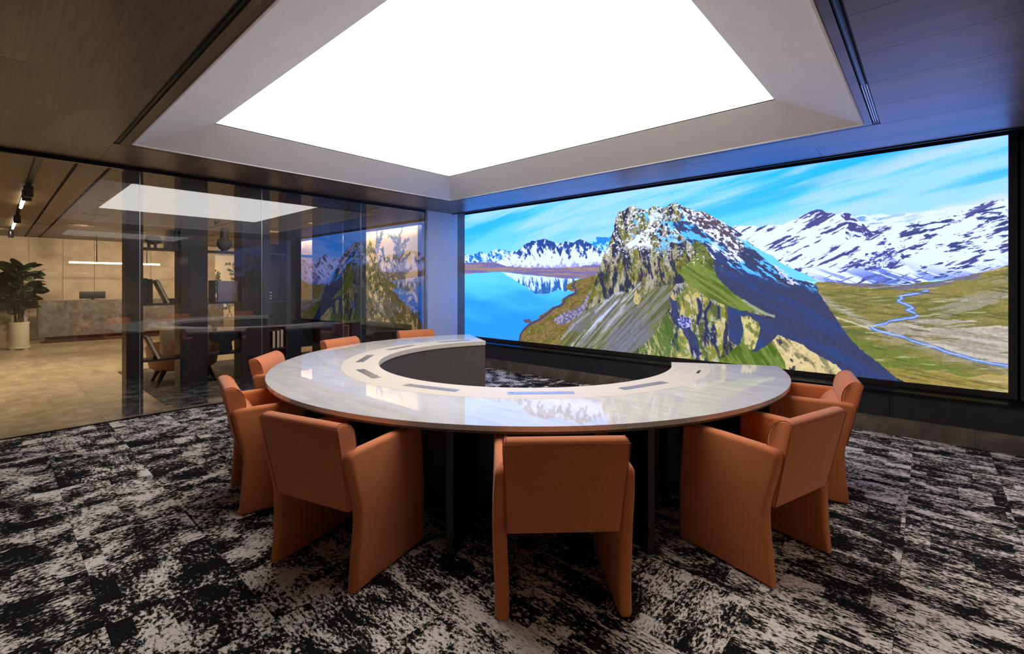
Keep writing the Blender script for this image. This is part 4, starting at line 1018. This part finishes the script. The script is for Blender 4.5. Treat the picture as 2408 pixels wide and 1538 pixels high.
def flat_piece(nm, ang, x0, x1, y0, y1, z0, z1, m):
    bm = bm_new(); bm_box(bm, x0, x1, y0, y1, z0, z1)
    bmesh.ops.transform(bm, matrix=Matrix.Translation((C_X, C_Y, 0)) @ Matrix.Rotation(math.radians(ang), 4, 'Z'), verts=bm.verts)
    return fin(bm, nm, m, tab)
flat_piece('cable_slot', 12.5, 1.600, 1.622, -0.075, 0.075, TZ - 0.002, TZ + 0.0012, M['bronze'])
bm = bm_new()
for (a, b, c_, d_) in ((1.43, 1.55, -0.08, -0.0785), (1.43, 1.4315, -0.08, 0.08), (1.5485, 1.55, -0.08, 0.08), (1.43, 1.55, 0.0785, 0.08)):
    bm_box(bm, a, b, c_, d_, TZ, TZ + 0.0009)
bmesh.ops.transform(bm, matrix=Matrix.Translation((C_X, C_Y, 0)) @ Matrix.Rotation(math.radians(12.5), 4, 'Z'), verts=bm.verts)
fin(bm, 'hatch_joint', M['trimbrown'], tab)

# ================================================================== ORANGE CHAIRS
def smooth_profile(pts, n=3):
    """Chaikin corner cutting of a closed profile"""
    for _ in range(n):
        q = []
        for i in range(len(pts)):
            (x0, y0), (x1, y1) = pts[i], pts[(i + 1) % len(pts)]
            q += [(0.75 * x0 + 0.25 * x1, 0.75 * y0 + 0.25 * y1), (0.25 * x0 + 0.75 * x1, 0.25 * y0 + 0.75 * y1)]
        pts = q
    return pts

def pad_mesh(name, prof, xfun, bevel, m, parent, seg=4):
    """upholstered slab: side profile (y, z) swept across x, edges rounded"""
    bm = bm_new()
    a, b, f0, f1 = bm_prism(bm, prof, lambda y, z: (xfun(z)[0], y, z), lambda y, z: (xfun(z)[1], y, z))
    bmesh.ops.recalc_face_normals(bm, faces=bm.faces)
    es = list({e for f in (f0, f1) for e in f.edges})
    bmesh.ops.bevel(bm, geom=es, offset=bevel, segments=seg, profile=0.5, affect='EDGES', clamp_overlap=True)
    return fin(bm, name, m, parent, world=False, autosm=55)

def make_chair():
    t = thing('conference_chair', 'chair', 'chair')
    # side panels: arm, waist and flared foot in one
    side = [(0.262, 0.004), (0.262, 0.10), (0.254, 0.35), (0.240, 0.60), (0.236, 0.650), (0.226, 0.668), (0.200, 0.674), (0.0, 0.676), (-0.270, 0.670), (-0.296, 0.664), (-0.309, 0.645),
            (-0.308, 0.620), (-0.290, 0.54), (-0.268, 0.46), (-0.252, 0.39), (-0.248, 0.33), (-0.251, 0.25), (-0.260, 0.13), (-0.272, 0.004)]
    for s_ in (-1, 1):
        lo, hi = (0.238, 0.302) if s_ > 0 else (-0.302, -0.238)
        def xf(z, lo=lo, hi=hi, s_=s_):
            k = 0.010 * math.sin(min(1, max(0, (z - 0.15) / 0.5)) * math.pi) * s_
            return (lo + k, hi + k)
        pad_mesh('side_panel', side, xf, 0.022, M['fabric'], t)
    back = [(-0.262, 0.372), (-0.349, 0.780), (-0.347, 0.794), (-0.335, 0.803), (-0.315, 0.807), (-0.292, 0.802), (-0.268, 0.786), (-0.248, 0.760), (-0.236, 0.725), (-0.231, 0.690), (-0.232, 0.655), (-0.225, 0.60), (-0.200, 0.45), (-0.195, 0.374)]
    def bx_(z): 
        h = 0.252 + 0.020 * min(1, max(0, (z - 0.37) / 0.42)) - 0.016 * (max(0, z - 0.772) / 0.035) ** 2
        return (-h, h)
    bk = pad_mesh('backrest', back, bx_, 0.010, M['fabric'], t, 3)
    bm = bm_new()
    rear = [(-bx_(0.38)[1] + 0.004, -0.263, 0.378), (-bx_(0.78)[1] + 0.002, -0.350, 0.786), (bx_(0.78)[1] - 0.002, -0.350, 0.786), (bx_(0.38)[1] - 0.004, -0.263, 0.378)]
    path = []
    for p, q in zip(rear, rear[1:]):
        for k in range(9):
            f = k / 9; path.append(tuple(p[i] + (q[i] - p[i]) * f for i in range(3)))
    path.append(rear[-1])
    bm_tube(bm, path, 0.0022, 6)
    for s_ in (-1, 1):
        fr = [(s_ * (bx_(z)[1] - 0.0035), y + 0.0005, z) for y, z in back[2:12]]
        bm_tube(bm, fr, 0.0020, 6)
    fin(bm, 'piping', M['piping'], bk, world=False, autosm=60)
    lum_ = [(-0.21, 0.40), (-0.24, 0.64), (-0.225, 0.660), (-0.195, 0.645), (-0.155, 0.60), (-0.115, 0.52), (-0.09, 0.44), (-0.10, 0.40)]
    pad_mesh('lumbar_cushion', lum_, lambda z: (-0.243, 0.243), 0.008, M['fabric'], t, 2)
    seat = [(-0.21, 0.376), (-0.21, 0.43), (0.215, 0.455), (0.240, 0.445), (0.248, 0.42), (0.248, 0.33), (0.235, 0.32), (0.1, 0.34)]
    pad_mesh('seat', seat, lambda z: (-0.243, 0.243), 0.008, M['fabric'], t, 2)
    return t

chairs = [  # angle, radial shift, label
    (-45.8, 0.0, 'orange upholstered armchair nearest the camera, seen squarely from behind'),
    (-74.2, -0.03, 'orange upholstered armchair seen from behind, just left of the nearest one'),
    (-102.3, -0.115, 'orange upholstered armchair at the left, its side panel facing the camera'),
    (-131.8, -0.20, 'orange upholstered armchair behind the leftmost chair, tucked at the left table edge'),
    (-163.8, -0.17, 'orange chair of which only the back rises over the table, in front of the shelves'),
    (167.4, -0.02, 'farthest orange chair, its back just above the table beside the pale pier'),
    (-16.6, 0.03, 'orange upholstered armchair at the right, turned three-quarters away from the camera'),
    (12.2, 0.0, 'orange upholstered armchair at the far right, close to the video wall'),
]
proto = make_chair()
for i, (ang, dr, lab) in enumerate(chairs):
    o = proto if i == 0 else copy_tree(proto)
    r_ = 2.311 + dr
    th_ = math.radians(ang)
    o.location = (C_X + r_ * math.cos(th_), C_Y + r_ * math.sin(th_), 0)
    o.rotation_euler = (0, 0, th_ + math.pi / 2)
    tag(o, lab, 'chair', 'orange chairs around the ring table')

# ================================================================== SHELVING BEHIND THE GLASS
sh = thing('display_shelf', 'tall black display shelf of broad uprights and thin boards behind the glass', 'shelf', (-6.73, 2.47, 0))
ups = [(0.998, 1.147), (1.495, 1.778), (2.150, 2.500), (2.715, 2.921), (3.195, 3.547), (3.690, 3.939)]
UX0, UX1 = -6.86, -6.60
for a, b in ups:
    box('upright', UX0, UX1, a, b, 0.0, CEIL - 0.001, M['charcoal'], sh, bevel=0.003, seg=1)
SHZ = (0.575, 1.215, 1.855)
for (a0, a), (b, b1) in zip(ups, ups[1:]):
    for z in SHZ:
        box('board', UX0 + 0.005, UX1 - 0.01, a, b, z, z + 0.022, M['charcoal'], sh)
box('back_board', UX0, UX0 + 0.012, 2.500, 2.715, 0.0, 2.02, M['charcoal'], sh)
box('back_board', UX0, UX0 + 0.012, 2.921, 3.195, 0.597, 1.215, M['charcoal'], sh)

def top(z): return z + 0.022
# bowl on feet
b_ = thing('footed_bowl', 'round grey clay bowl on short feet, top shelf', 'bowl', (-6.73, 1.262, top(1.855)))
bm = bm_new(); bm_lathe(bm, [(0.02, 0.045), (0.055, 0.055), (0.082, 0.085), (0.085, 0.105), (0.078, 0.112), (0.06, 0.135), (0.03, 0.147), (0.004, 0.150)], seg=24)
fin(bm, 'body', M['clay'], b_, world=False, autosm=50)
for k in range(3):
    q = 2 * math.pi * k / 3 + 0.4
    bm = bm_new(); bm_lathe(bm, [(0.012, 0.0), (0.016, 0.06)], 0.04 * math.cos(q), 0.04 * math.sin(q), 10)
    fin(bm, 'foot', M['clay'], b_, world=False)

def book(name, label, loc, size, lean=0.0, cover='navy', spine_out=False, group=None):
    """size: thickness (y), depth (x), height (z); leaning about the shelf direction"""
    t = thing(name, label, 'book', loc, math.pi if spine_out else 0.0, group)
    if spine_out: lean = -lean
    th2, dp, hh = size
    Mx = Matrix.Rotation(lean, 4, 'X')
    def pc(nm, x0, x1, y0, y1, z0, z1, m):
        bm = bm_new(); bm_box(bm, x0, x1, y0, y1, z0, z1)
        bmesh.ops.transform(bm, matrix=Mx, verts=bm.verts)
        return fin(bm, nm, m, t, world=False)
    pc('cover', -dp / 2, dp / 2, -th2 / 2, -th2 / 2 + 0.003, 0, hh, M[cover])
    pc('cover', -dp / 2, dp / 2, th2 / 2 - 0.003, th2 / 2, 0, hh, M[cover])
    pc('spine', -dp / 2, -dp / 2 + 0.003, -th2 / 2 + 0.003, th2 / 2 - 0.003, 0, hh, M[cover])
    pc('page_block', -dp / 2 + 0.004, dp / 2 - 0.004, -th2 / 2 + 0.0032, th2 / 2 - 0.0032, 0.003, hh - 0.004, M['page'])
    return t
def L(y): return math.radians(y)
book('book', 'glossy dark blue book leaning on the top shelf beside the clay bowl', (-6.74, 1.395, top(1.855)), (0.045, 0.17, 0.23), L(-8), 'navy', True)
book('book', 'second dark blue book on the top shelf, touching the broad upright', (-6.74, 1.475, top(1.855) ), (0.032, 0.17, 0.225), L(0), 'navy', True)
book('book', 'black upright book at the left end of the middle shelf', (-6.73, 1.172, top(1.215)), (0.045, 0.18, 0.29), 0, 'black', True)
book('book', 'second black upright book on the middle shelf, left of the leaning one', (-6.73, 1.222, top(1.215)), (0.04, 0.18, 0.28), 0, 'black', True)
book('book', 'dark book leaning with its cream page edge showing, middle shelf', (-6.72, 1.392, top(1.215)), (0.03, 0.19, 0.29), L(23), 'black')
book('book', 'dark book with cream pages leaning on the lowest shelf at the left', (-6.72, 1.30, top(0.575)), (0.034, 0.20, 0.29), L(22), 'black')
tr_ = thing('tray', 'shallow dark tray at the right of the middle shelf', 'tray', (-6.74, 1.45, top(1.215)))
box('base', -0.09, 0.09, -0.04, 0.04, 0, 0.006, M['charcoal'], tr_, world=False)
for x in (-0.09, 0.084): box('rim', x, x + 0.006, -0.04, 0.04, 0.006, 0.05, M['charcoal'], tr_, world=False)
# vase with a twig
v_ = thing('bulb_vase', 'grey bulb-shaped vase with a tall straight neck, top shelf', 'vase', (-6.73, 1.995, top(1.855)))
bm = bm_new(); bm_lathe(bm, [(0.036, 0), (0.038, 0.02), (0.062, 0.04), (0.083, 0.075), (0.087, 0.105), (0.078, 0.135), (0.052, 0.160), (0.046, 0.175), (0.045, 0.295), (0.040, 0.297), (0.038, 0.20)], seg=28)
fin(bm, 'body', M['clay'], v_, world=False, autosm=50)
tw = thing('twig', 'thin leafy twig sticking out of the bulb vase', 'twig', (-6.73, 1.995, top(1.855) + 0.2))
bm = bm_new(); bm_tube(bm, [(0, 0, 0), (0, -0.01, 0.10), (0, -0.035, 0.15), (0, -0.075, 0.175), (0, -0.10, 0.165)], 0.0025, 6)
fin(bm, 'stem', M['bark'], tw, world=False)
for y, z in ((-0.06, 0.178), (-0.085, 0.165), (-0.10, 0.15), (-0.105, 0.17)):
    bm = bm_new(); bmesh.ops.create_icosphere(bm, subdivisions=1, radius=0.014, matrix=Matrix.Translation((0, y, z)) @ Matrix.Diagonal((0.4, 1, 1.4, 1)))
    fin(bm, 'leaf', M['leaf'], tw, world=False, smooth=True)
# boxed book standing face-on
book('book', 'blue-spined book standing on the middle shelf beside a marbled folder', (-6.74, 1.86, top(1.215)), (0.028, 0.19, 0.27), 0, 'navy', True)
fo = thing('folder', 'large grey-beige marbled folder standing upright on the middle shelf', 'folder', (-6.72, 2.03, top(1.215)))
box('board', -0.012, 0.012, -0.115, 0.115, 0, 0.265, M['bookbeige'], fo, bevel=0.002, world=False)
box('spine', -0.014, 0.014, -0.120, -0.115, 0, 0.265, M['navy'], fo, world=False)
# black sculptural pedestal bowl on the low shelf
s_ = thing('sculpture', 'black block-shaped sculpture with a wide top and splayed foot, low shelf', 'sculpture', (-6.73, 2.0, top(0.575)))
poly_ = smooth_profile([(-0.075, 0.0), (0.085, 0.0), (0.055, 0.13), (0.10, 0.145), (0.165, 0.17), (0.165, 0.24), (0.14, 0.262), (-0.14, 0.262), (-0.165, 0.25), (-0.165, 0.16), (-0.13, 0.135), (-0.055, 0.13)], 2)
bm = bm_new(); bm_prism(bm, poly_, lambda y, z: (-0.06, y, z), lambda y, z: (0.06, y, z))
fin(bm, 'body', M['black'], s_, world=False, autosm=40)
# low shelf right of the third upright
for k, (y, hh, lab) in enumerate(((2.555, 0.23, 'first of three cream-paged books low on the shelf, farthest left'), (2.612, 0.235, 'middle of three cream-paged books low on the shelf'), (2.660, 0.245, 'last of three cream-paged books low on the shelf, farthest right'))):
    bk_ = book('book', lab, (-6.70, y, top(0.575)), (0.038, 0.19, hh), 0, 'navy', group='three books on the low shelf')
st_ = thing('striped_jar', 'small black jar with cream rings on the low shelf', 'jar', (-6.66, 2.525, top(0.575)))
for k in range(6):
    bm = bm_new(); bm_lathe(bm, [(0.022, k * 0.02), (0.026, k * 0.02 + 0.005), (0.026, k * 0.02 + 0.015), (0.022, k * 0.02 + 0.02)], seg=16)
    fin(bm, 'ring', M['page'] if k % 2 else M['black'], st_, world=False, autosm=40)
st_.location = (-6.66, 2.522, top(1.215))
bxs = thing('box', 'small open wooden box frame on the low shelf near the mural', 'box', (-6.72, 3.615, top(0.575)))
for a, b, c_, d_ in ((-0.05, 0.05, 0, 0.012), (-0.05, 0.05, 0.228, 0.24), (-0.05, -0.038, 0.012, 0.228), (0.038, 0.05, 0.012, 0.228)):
    box('side', -0.09, 0.09, a, b, c_, d_, M['leather'], bxs, world=False)

# ================================================================== LOUNGE
# reception desk
d = thing('reception_desk', 'long grey stone reception desk with overhanging front and dark plinth', 'desk', (-16.6, 2.6, 0))
box('body', -17.0, -16.25, 0.78, 4.8, 0.16, 1.05, M['deskstone'], d, bevel=0.004, seg=1)
box('plinth', -16.9, -16.35, 0.93, 4.65, 0.0, 0.16, M['reddark'], d)
box('counter', -17.0, -16.25, 0.78, 4.8, 1.05, 1.058, M['trimbrown'], d)
mo = thing('monitor', 'black computer monitor seen from behind on the reception desk', 'monitor', (-16.6, 1.81, 1.058))
box('display', -0.02, 0.02, -0.26, 0.26, 0.03, 0.22, M['black'], mo, bevel=0.004, world=False)
box('stand', -0.03, 0.0, -0.03, 0.03, 0.008, 0.10, M['black'], mo, world=False)
box('foot', -0.09, 0.09, -0.12, 0.12, 0.0, 0.008, M['black'], mo, world=False)
pe = thing('pendant_lamp', 'long glowing linear pendant lamp above the reception desk', 'lamp', (-16.3, 2.27, 2.02))
bm = bm_new(); bm_tube(bm, [(-16.3, 1.33, 2.03), (-16.3, 3.21, 2.03)], 0.022, 12)
fin(bm, 'tube', M['lamp'], pe, autosm=40)
for y in (1.86, 2.91):
    bm = bm_new(); bm_tube(bm, [(-16.3, y, 2.05), (-16.3, y, CEIL)], 0.012, 8)
    fin(bm, 'rod', M['blackmetal'], pe)

# fig plants in white pots
def leaf_mesh():
    bm = bm_new()
    n = 6; rows = []
    for i in range(n + 1):
        u = i / n
        w = 0.5 * math.sin(math.pi * min(1, u * 0.93 + 0.04)) ** 0.75 * (0.75 + 0.35 * u) * 0.62
        z = -0.25 * u * u
        rows.append([bm.verts.new((-w, u, z + 0.10 * w)), bm.verts.new((0, u, z)), bm.verts.new((w, u, z + 0.10 * w))])
    for A, B in zip(rows, rows[1:]):
        for k in range(2): bm.faces.new((A[k], A[k + 1], B[k + 1], B[k]))
    g = bmesh.ops.solidify(bm, geom=list(bm.faces), thickness=0.01)
    me = bpy.data.meshes.new('leaf'); bm.to_mesh(me); bm.free()
    me.polygons.foreach_set('use_smooth', [True] * len(me.polygons))
    me.materials.append(M['leaf'])
    return me
LEAF = leaf_mesh()
def fig(label_pot, label_plant, x, y, r, h, ph, n, zlo, zhi, spread, seed):
    rnd = random.Random(seed)
    p = thing('plant_pot', label_pot, 'pot', (x, y, 0))
    bm = bm_new(); bm_lathe(bm, [(r * 0.96, 0.07), (r, 0.09), (r, h - 0.05), (r * 1.03, h - 0.045), (r * 1.03, h), (r * 0.92, h), (r * 0.90, h - 0.06)], seg=32, cap=True)
    fin(bm, 'body', M['pot'], p, world=False, autosm=40)
    bm = bm_new(); bm_lathe(bm, [(r * 0.95, 0.03), (r * 1.08, 0.035), (r * 1.08, 0.07), (r * 0.96, 0.07)], seg=32)
    fin(bm, 'saucer', M['pot'], p, world=False, autosm=40)
    for q in range(4):
        a = math.pi / 4 + q * math.pi / 2
        bm = bm_new(); bm_lathe(bm, [(0.05, 0), (0.05, 0.03)], r * 0.75 * math.cos(a), r * 0.75 * math.sin(a), 12)
        fin(bm, 'foot', M['pot'], p, world=False)
    bm = bm_new(); bm_lathe(bm, [(r * 0.90, h - 0.055), (r * 0.90, h - 0.05)], seg=24)
    fin(bm, 'soil', M['soil'], p, world=False)
    t = thing('fig_plant', label_plant, 'plant', (x, y, h - 0.05))
    for q in range(3):
        a = q * 2.1; bm = bm_new()
        bm_tube(bm, [(0.06 * math.cos(a), 0.06 * math.sin(a), 0), (0.07 * math.cos(a), 0.07 * math.sin(a), 0.4), (0.10 * math.cos(a + .4), 0.10 * math.sin(a + .4), zhi - h - 0.05)], [0.028, 0.022, 0.010], 8)
        fin(bm, 'stem', M['bark'], t, world=False, autosm=50)
    for k in range(n):
        o = bpy.data.objects.new('leaf', LEAF); COL.objects.link(o); o.parent = t
        f = (k + 0.5) / n
        z = zlo + (zhi - zlo) * f - (h - 0.05)
        a = k * 2.39996 + rnd.uniform(-0.3, 0.3)
        rad = spread * (0.25 + 0.25 * math.sin(math.pi * f)) * rnd.uniform(0.5, 1.1)
        o.location = (rad * math.cos(a), rad * math.sin(a), z)
        sc = rnd.uniform(0.24, 0.36) * (1.0 if f > 0.2 else 0.8)
        o.scale = (sc * 1.25, sc, sc)
        o.rotation_euler = (rnd.uniform(-0.7, 0.6) + (f - 0.3) * 0.9, rnd.uniform(-0.8, 0.8), a - math.pi / 2)
fig('white cylindrical pot at the far left, in front of the other pot', 'large dark green fig plant in the front pot', -15.25, 0.425, 0.165, 0.62, 0, 90, 0.95, 1.82, 0.42, 4)
fig('white pot half hidden behind the front pot, next to the stone desk', 'smaller dark green fig plant behind the large one', -17.25, 0.50, 0.16, 0.72, 0, 50, 0.98, 1.60, 0.4, 9)

# track with lamp heads
tk = thing('track_light', 'black ceiling track with two glowing tubes and spot heads over the lounge', 'lamp', (-11.5, 0.322, CEIL))
box('rail', -17.5, -6.6, 0.300, 0.345, CEIL - 0.012, CEIL + 0.02, M['blackmetal'], tk)
for a, b in ((-10.85, -9.40), (-15.0, -13.3)):
    bm = bm_new(); bm_tube(bm, [(a, 0.322, CEIL - 0.05), (b, 0.322, CEIL - 0.05)], 0.02, 10)
    fin(bm, 'glow_tube', M['lamp'], tk, autosm=40)
for x in (-8.55, -8.95, -12.3, -16.2):
    bm = bm_new(); bm_lathe(bm, [(0.045, CEIL - 0.17), (0.048, CEIL - 0.165), (0.048, CEIL - 0.03), (0.02, CEIL - 0.02), (0.02, CEIL - 0.012)], x, 0.322, 16)
    fin(bm, 'spot_head', M['blackmetal'], tk, autosm=40)
# lamps of lounge and corridor (spot beams below seen recessed fittings and added ones)
def spot(name, x, y, z, tx, ty, tz, power, size_deg, col=(1.0, 0.84, 0.61), blend=0.9, rad=0.05, parent=None):
    ld = bpy.data.lights.new(name, 'SPOT'); ld.energy = power; ld.color = col; ld.spot_size = math.radians(size_deg); ld.spot_blend = blend; ld.shadow_soft_size = rad
    o = bpy.data.objects.new(name, ld); COL.objects.link(o)
    o.location = (x, y, z)
    o.rotation_euler = (Vector((tx, ty, tz)) - Vector((x, y, z))).to_track_quat('-Z', 'Y').to_euler()
    return o
def downlight(x, y, label, lit, tx=None, ty=None, tz=0.0, power=SPOT_POWER, deg=100):
    t = thing('downlight', label, 'lamp', (x, y, CEIL), 0, 'recessed downlights')
    box('frame', -0.05, 0.05, -0.05, 0.05, -0.004, -0.001, M['blackmetal'], t, world=False)
    box('baffle', -0.032, 0.032, -0.032, 0.032, -0.0055, -0.004, M['black'], t, world=False)
    if lit: spot('downlight_beam', x, y, CEIL - 0.03, x if tx is None else tx, y if ty is None else ty, tz, power, deg)
n_ = 0
for x, w in ((-11.43, 'nearer'), (-13.43, 'farther')):
    for y, q in ((1.132, 'first'), (1.275, 'second'), (1.42, 'third')):
        downlight(x, y, '%s of three small dark recessed downlights in the %s row of the lounge ceiling' % (q, w), q == 'second', *((-16.2, 1.9, 0.6) if w == 'farther' else (None, None, 0.0)), SPOT_POWER * 0.8, 120)
downlight(-9.45, 1.13, 'single small dark recessed downlight close to the glass', False)
for x, y, tx, ty, tz, pw, lab in (  # fittings added to brighten the lounge; no such lamps are seen there
        (-8.6, -1.2, None, None, 0.0, 0.9, 'added fill downlight over the lounge floor at the far left'),
        (-12.2, -0.8, None, None, 0.0, 1.0, 'added fill downlight over the lounge floor left of the desk'),
        (-15.6, 0.1, -18.0, 0.4, 1.0, 0.45, 'added fill downlight washing the limestone wall left of the desk'),
        (-15.6, 2.6, -18.0, 2.6, 1.0, 0.5, 'added fill downlight washing the limestone wall over the desk'),
        (-15.6, 4.8, -18.0, 4.8, 1.0, 0.6, 'added fill downlight washing the limestone wall right of the desk'),
        (-10.5, 2.6, None, None, 0.0, 0.6, 'added fill downlight over the lounge rug'),
        (-12.8, 4.6, None, None, 0.0, 0.8, 'added fill downlight over the pale tub chair'),
        (-13.2, 3.2, -16.2, 3.2, 0.6, 0.7, 'added fill downlight aimed at the front of the reception desk'),
        (-7.6, 2.0, -8.3, 2.1, 0.3, 0.22, 'added fill downlight between the glass and the wide tan armchair'),
        (-9.6, 4.35, -9.8, 6.6, 1.2, 0.45, 'added fill downlight aimed at the right part of the leafy mural'),
        (-11.8, 4.35, -11.9, 6.6, 1.2, 0.45, 'added fill downlight aimed at the left part of the leafy mural'),
        (-9.8, -0.9, None, None, 0.0, 0.8, 'added fill downlight over the floor just beyond the glass'),
        (1.9, 0.0, None, None, 0.0, 0.32, 'added fill downlight in the corridor nearest the camera'),  # unseen corridor lamps, added as fill light from the right
        (1.9, 2.4, None, None, 0.0, 0.32, 'added fill downlight in the middle of the corridor'),
        (1.9, 4.6, None, None, 0.0, 0.3, 'added fill downlight at the far end of the corridor')):
    downlight(x, y, lab, True, tx, ty, tz, SPOT_POWER * pw, 120)

# rug, armchairs, sofa
rg = box('area_rug', -10.05, -6.865, 1.41, 4.6, 0.0, 0.012, M['rug']); tag(rg, 'mottled brown and grey area rug beyond the glass', 'rug')
def armchair(name, label, x, y, rz, shell, cush, legs='charcoal'):
    t = thing(name, label, 'armchair', (x, y, 0.012), rz)
    n = 22
    prof = [(0.275, 0.20), (0.315, 0.24), (0.335, 0.42), (0.345, 0.60), (0.340, 0.615), (0.305, 0.61), (0.295, 0.40), (0.28, 0.24)]
    bm = bm_new(); rings = []
    for i in range(n + 1):
        a = math.radians(-20 + 220 * i / n)
        k = 0.78 + 0.22 * math.sin(max(0, math.sin(a)) * math.pi / 2)
        rings.append([bm.verts.new((r * math.cos(a), -r * math.sin(a), 0.2 + (z - 0.2) * k)) for r, z in prof])
    for A, B in zip(rings, rings[1:]):
        for q in range(len(prof)): bm.faces.new((A[q], A[(q + 1) % len(prof)], B[(q + 1) % len(prof)], B[q]))
    bm.faces.new(rings[0][::-1]); bm.faces.new(rings[-1])
    fin(bm, 'shell', M[shell], t, world=False, autosm=60)
    bm = bm_new(); bm_lathe(bm, [(0.10, 0.205), (0.285, 0.21), (0.30, 0.25), (0.30, 0.38), (0.27, 0.42), (0.05, 0.43)], 0, 0.02, 28)
    fin(bm, 'seat_cushion', M[cush], t, world=False, autosm=50)
    bm = bm_new(); bm_box(bm, -0.24, 0.24, -0.31, -0.17, 0.42, 0.80, 0.055, 4)
    fin(bm, 'back_cushion', M[cush], t, world=False, smooth=True)
    for sx, sy in ((-1, -1), (1, -1), (-1, 1), (1, 1)):
        bm = bm_new(); bm_tube(bm, [(sx * 0.20, sy * 0.19, 0.21), (sx * 0.27, sy * 0.25, 0.0)], [0.032, 0.014], 10)
        fin(bm, 'leg', M[legs], t, world=False, autosm=40)
    return t
wide = armchair('lounge_armchair', 'wide tan armchair with cream back cushion, its back to the glass', -8.32, 1.93, math.radians(84), 'leather', 'cream')
wide.scale = (1.32, 1.2, 1.06)
armchair('lounge_armchair', 'pale cream tub chair in front of the beige wall, seen between shelf uprights', -11.4, 5.25, math.radians(55), 'cream', 'cream')
so = thing('lounge_sofa', 'low dark grey sofa in front of the leafy mural', 'sofa', (-8.6, 5.25, 0))
box('base', -9.5, -7.75, 4.85, 5.65, 0.10, 0.40, M['sofa'], so, bevel=0.03)
box('back', -9.5, -7.75, 5.45, 5.67, 0.38, 0.66, M['sofa'], so, bevel=0.05)
for x in (-9.5, -7.93): box('armrest', x, x + 0.18, 4.85, 5.66, 0.38, 0.56, M['sofa'], so, bevel=0.04)
for x in (-9.3, -8.6): box('seat_cushion', x, x + 0.66, 4.87, 5.46, 0.39, 0.48, M['sofa'], so, bevel=0.03)
for x in (-9.42, -7.86):
    for y in (4.93, 5.57): box('leg', x - 0.02, x + 0.02, y - 0.02, y + 0.02, 0, 0.11, M['black'], so)
tb = thing('side_table', 'low dark block side table on the lounge rug', 'table', (-9.1, 3.35, 0.012))
box('top', -9.45, -8.75, 3.05, 3.65, 0.30, 0.34, M['charcoal'], tb, bevel=0.004)
box('base', -9.3, -8.9, 3.2, 3.5, 0.012, 0.30, M['charcoal'], tb)
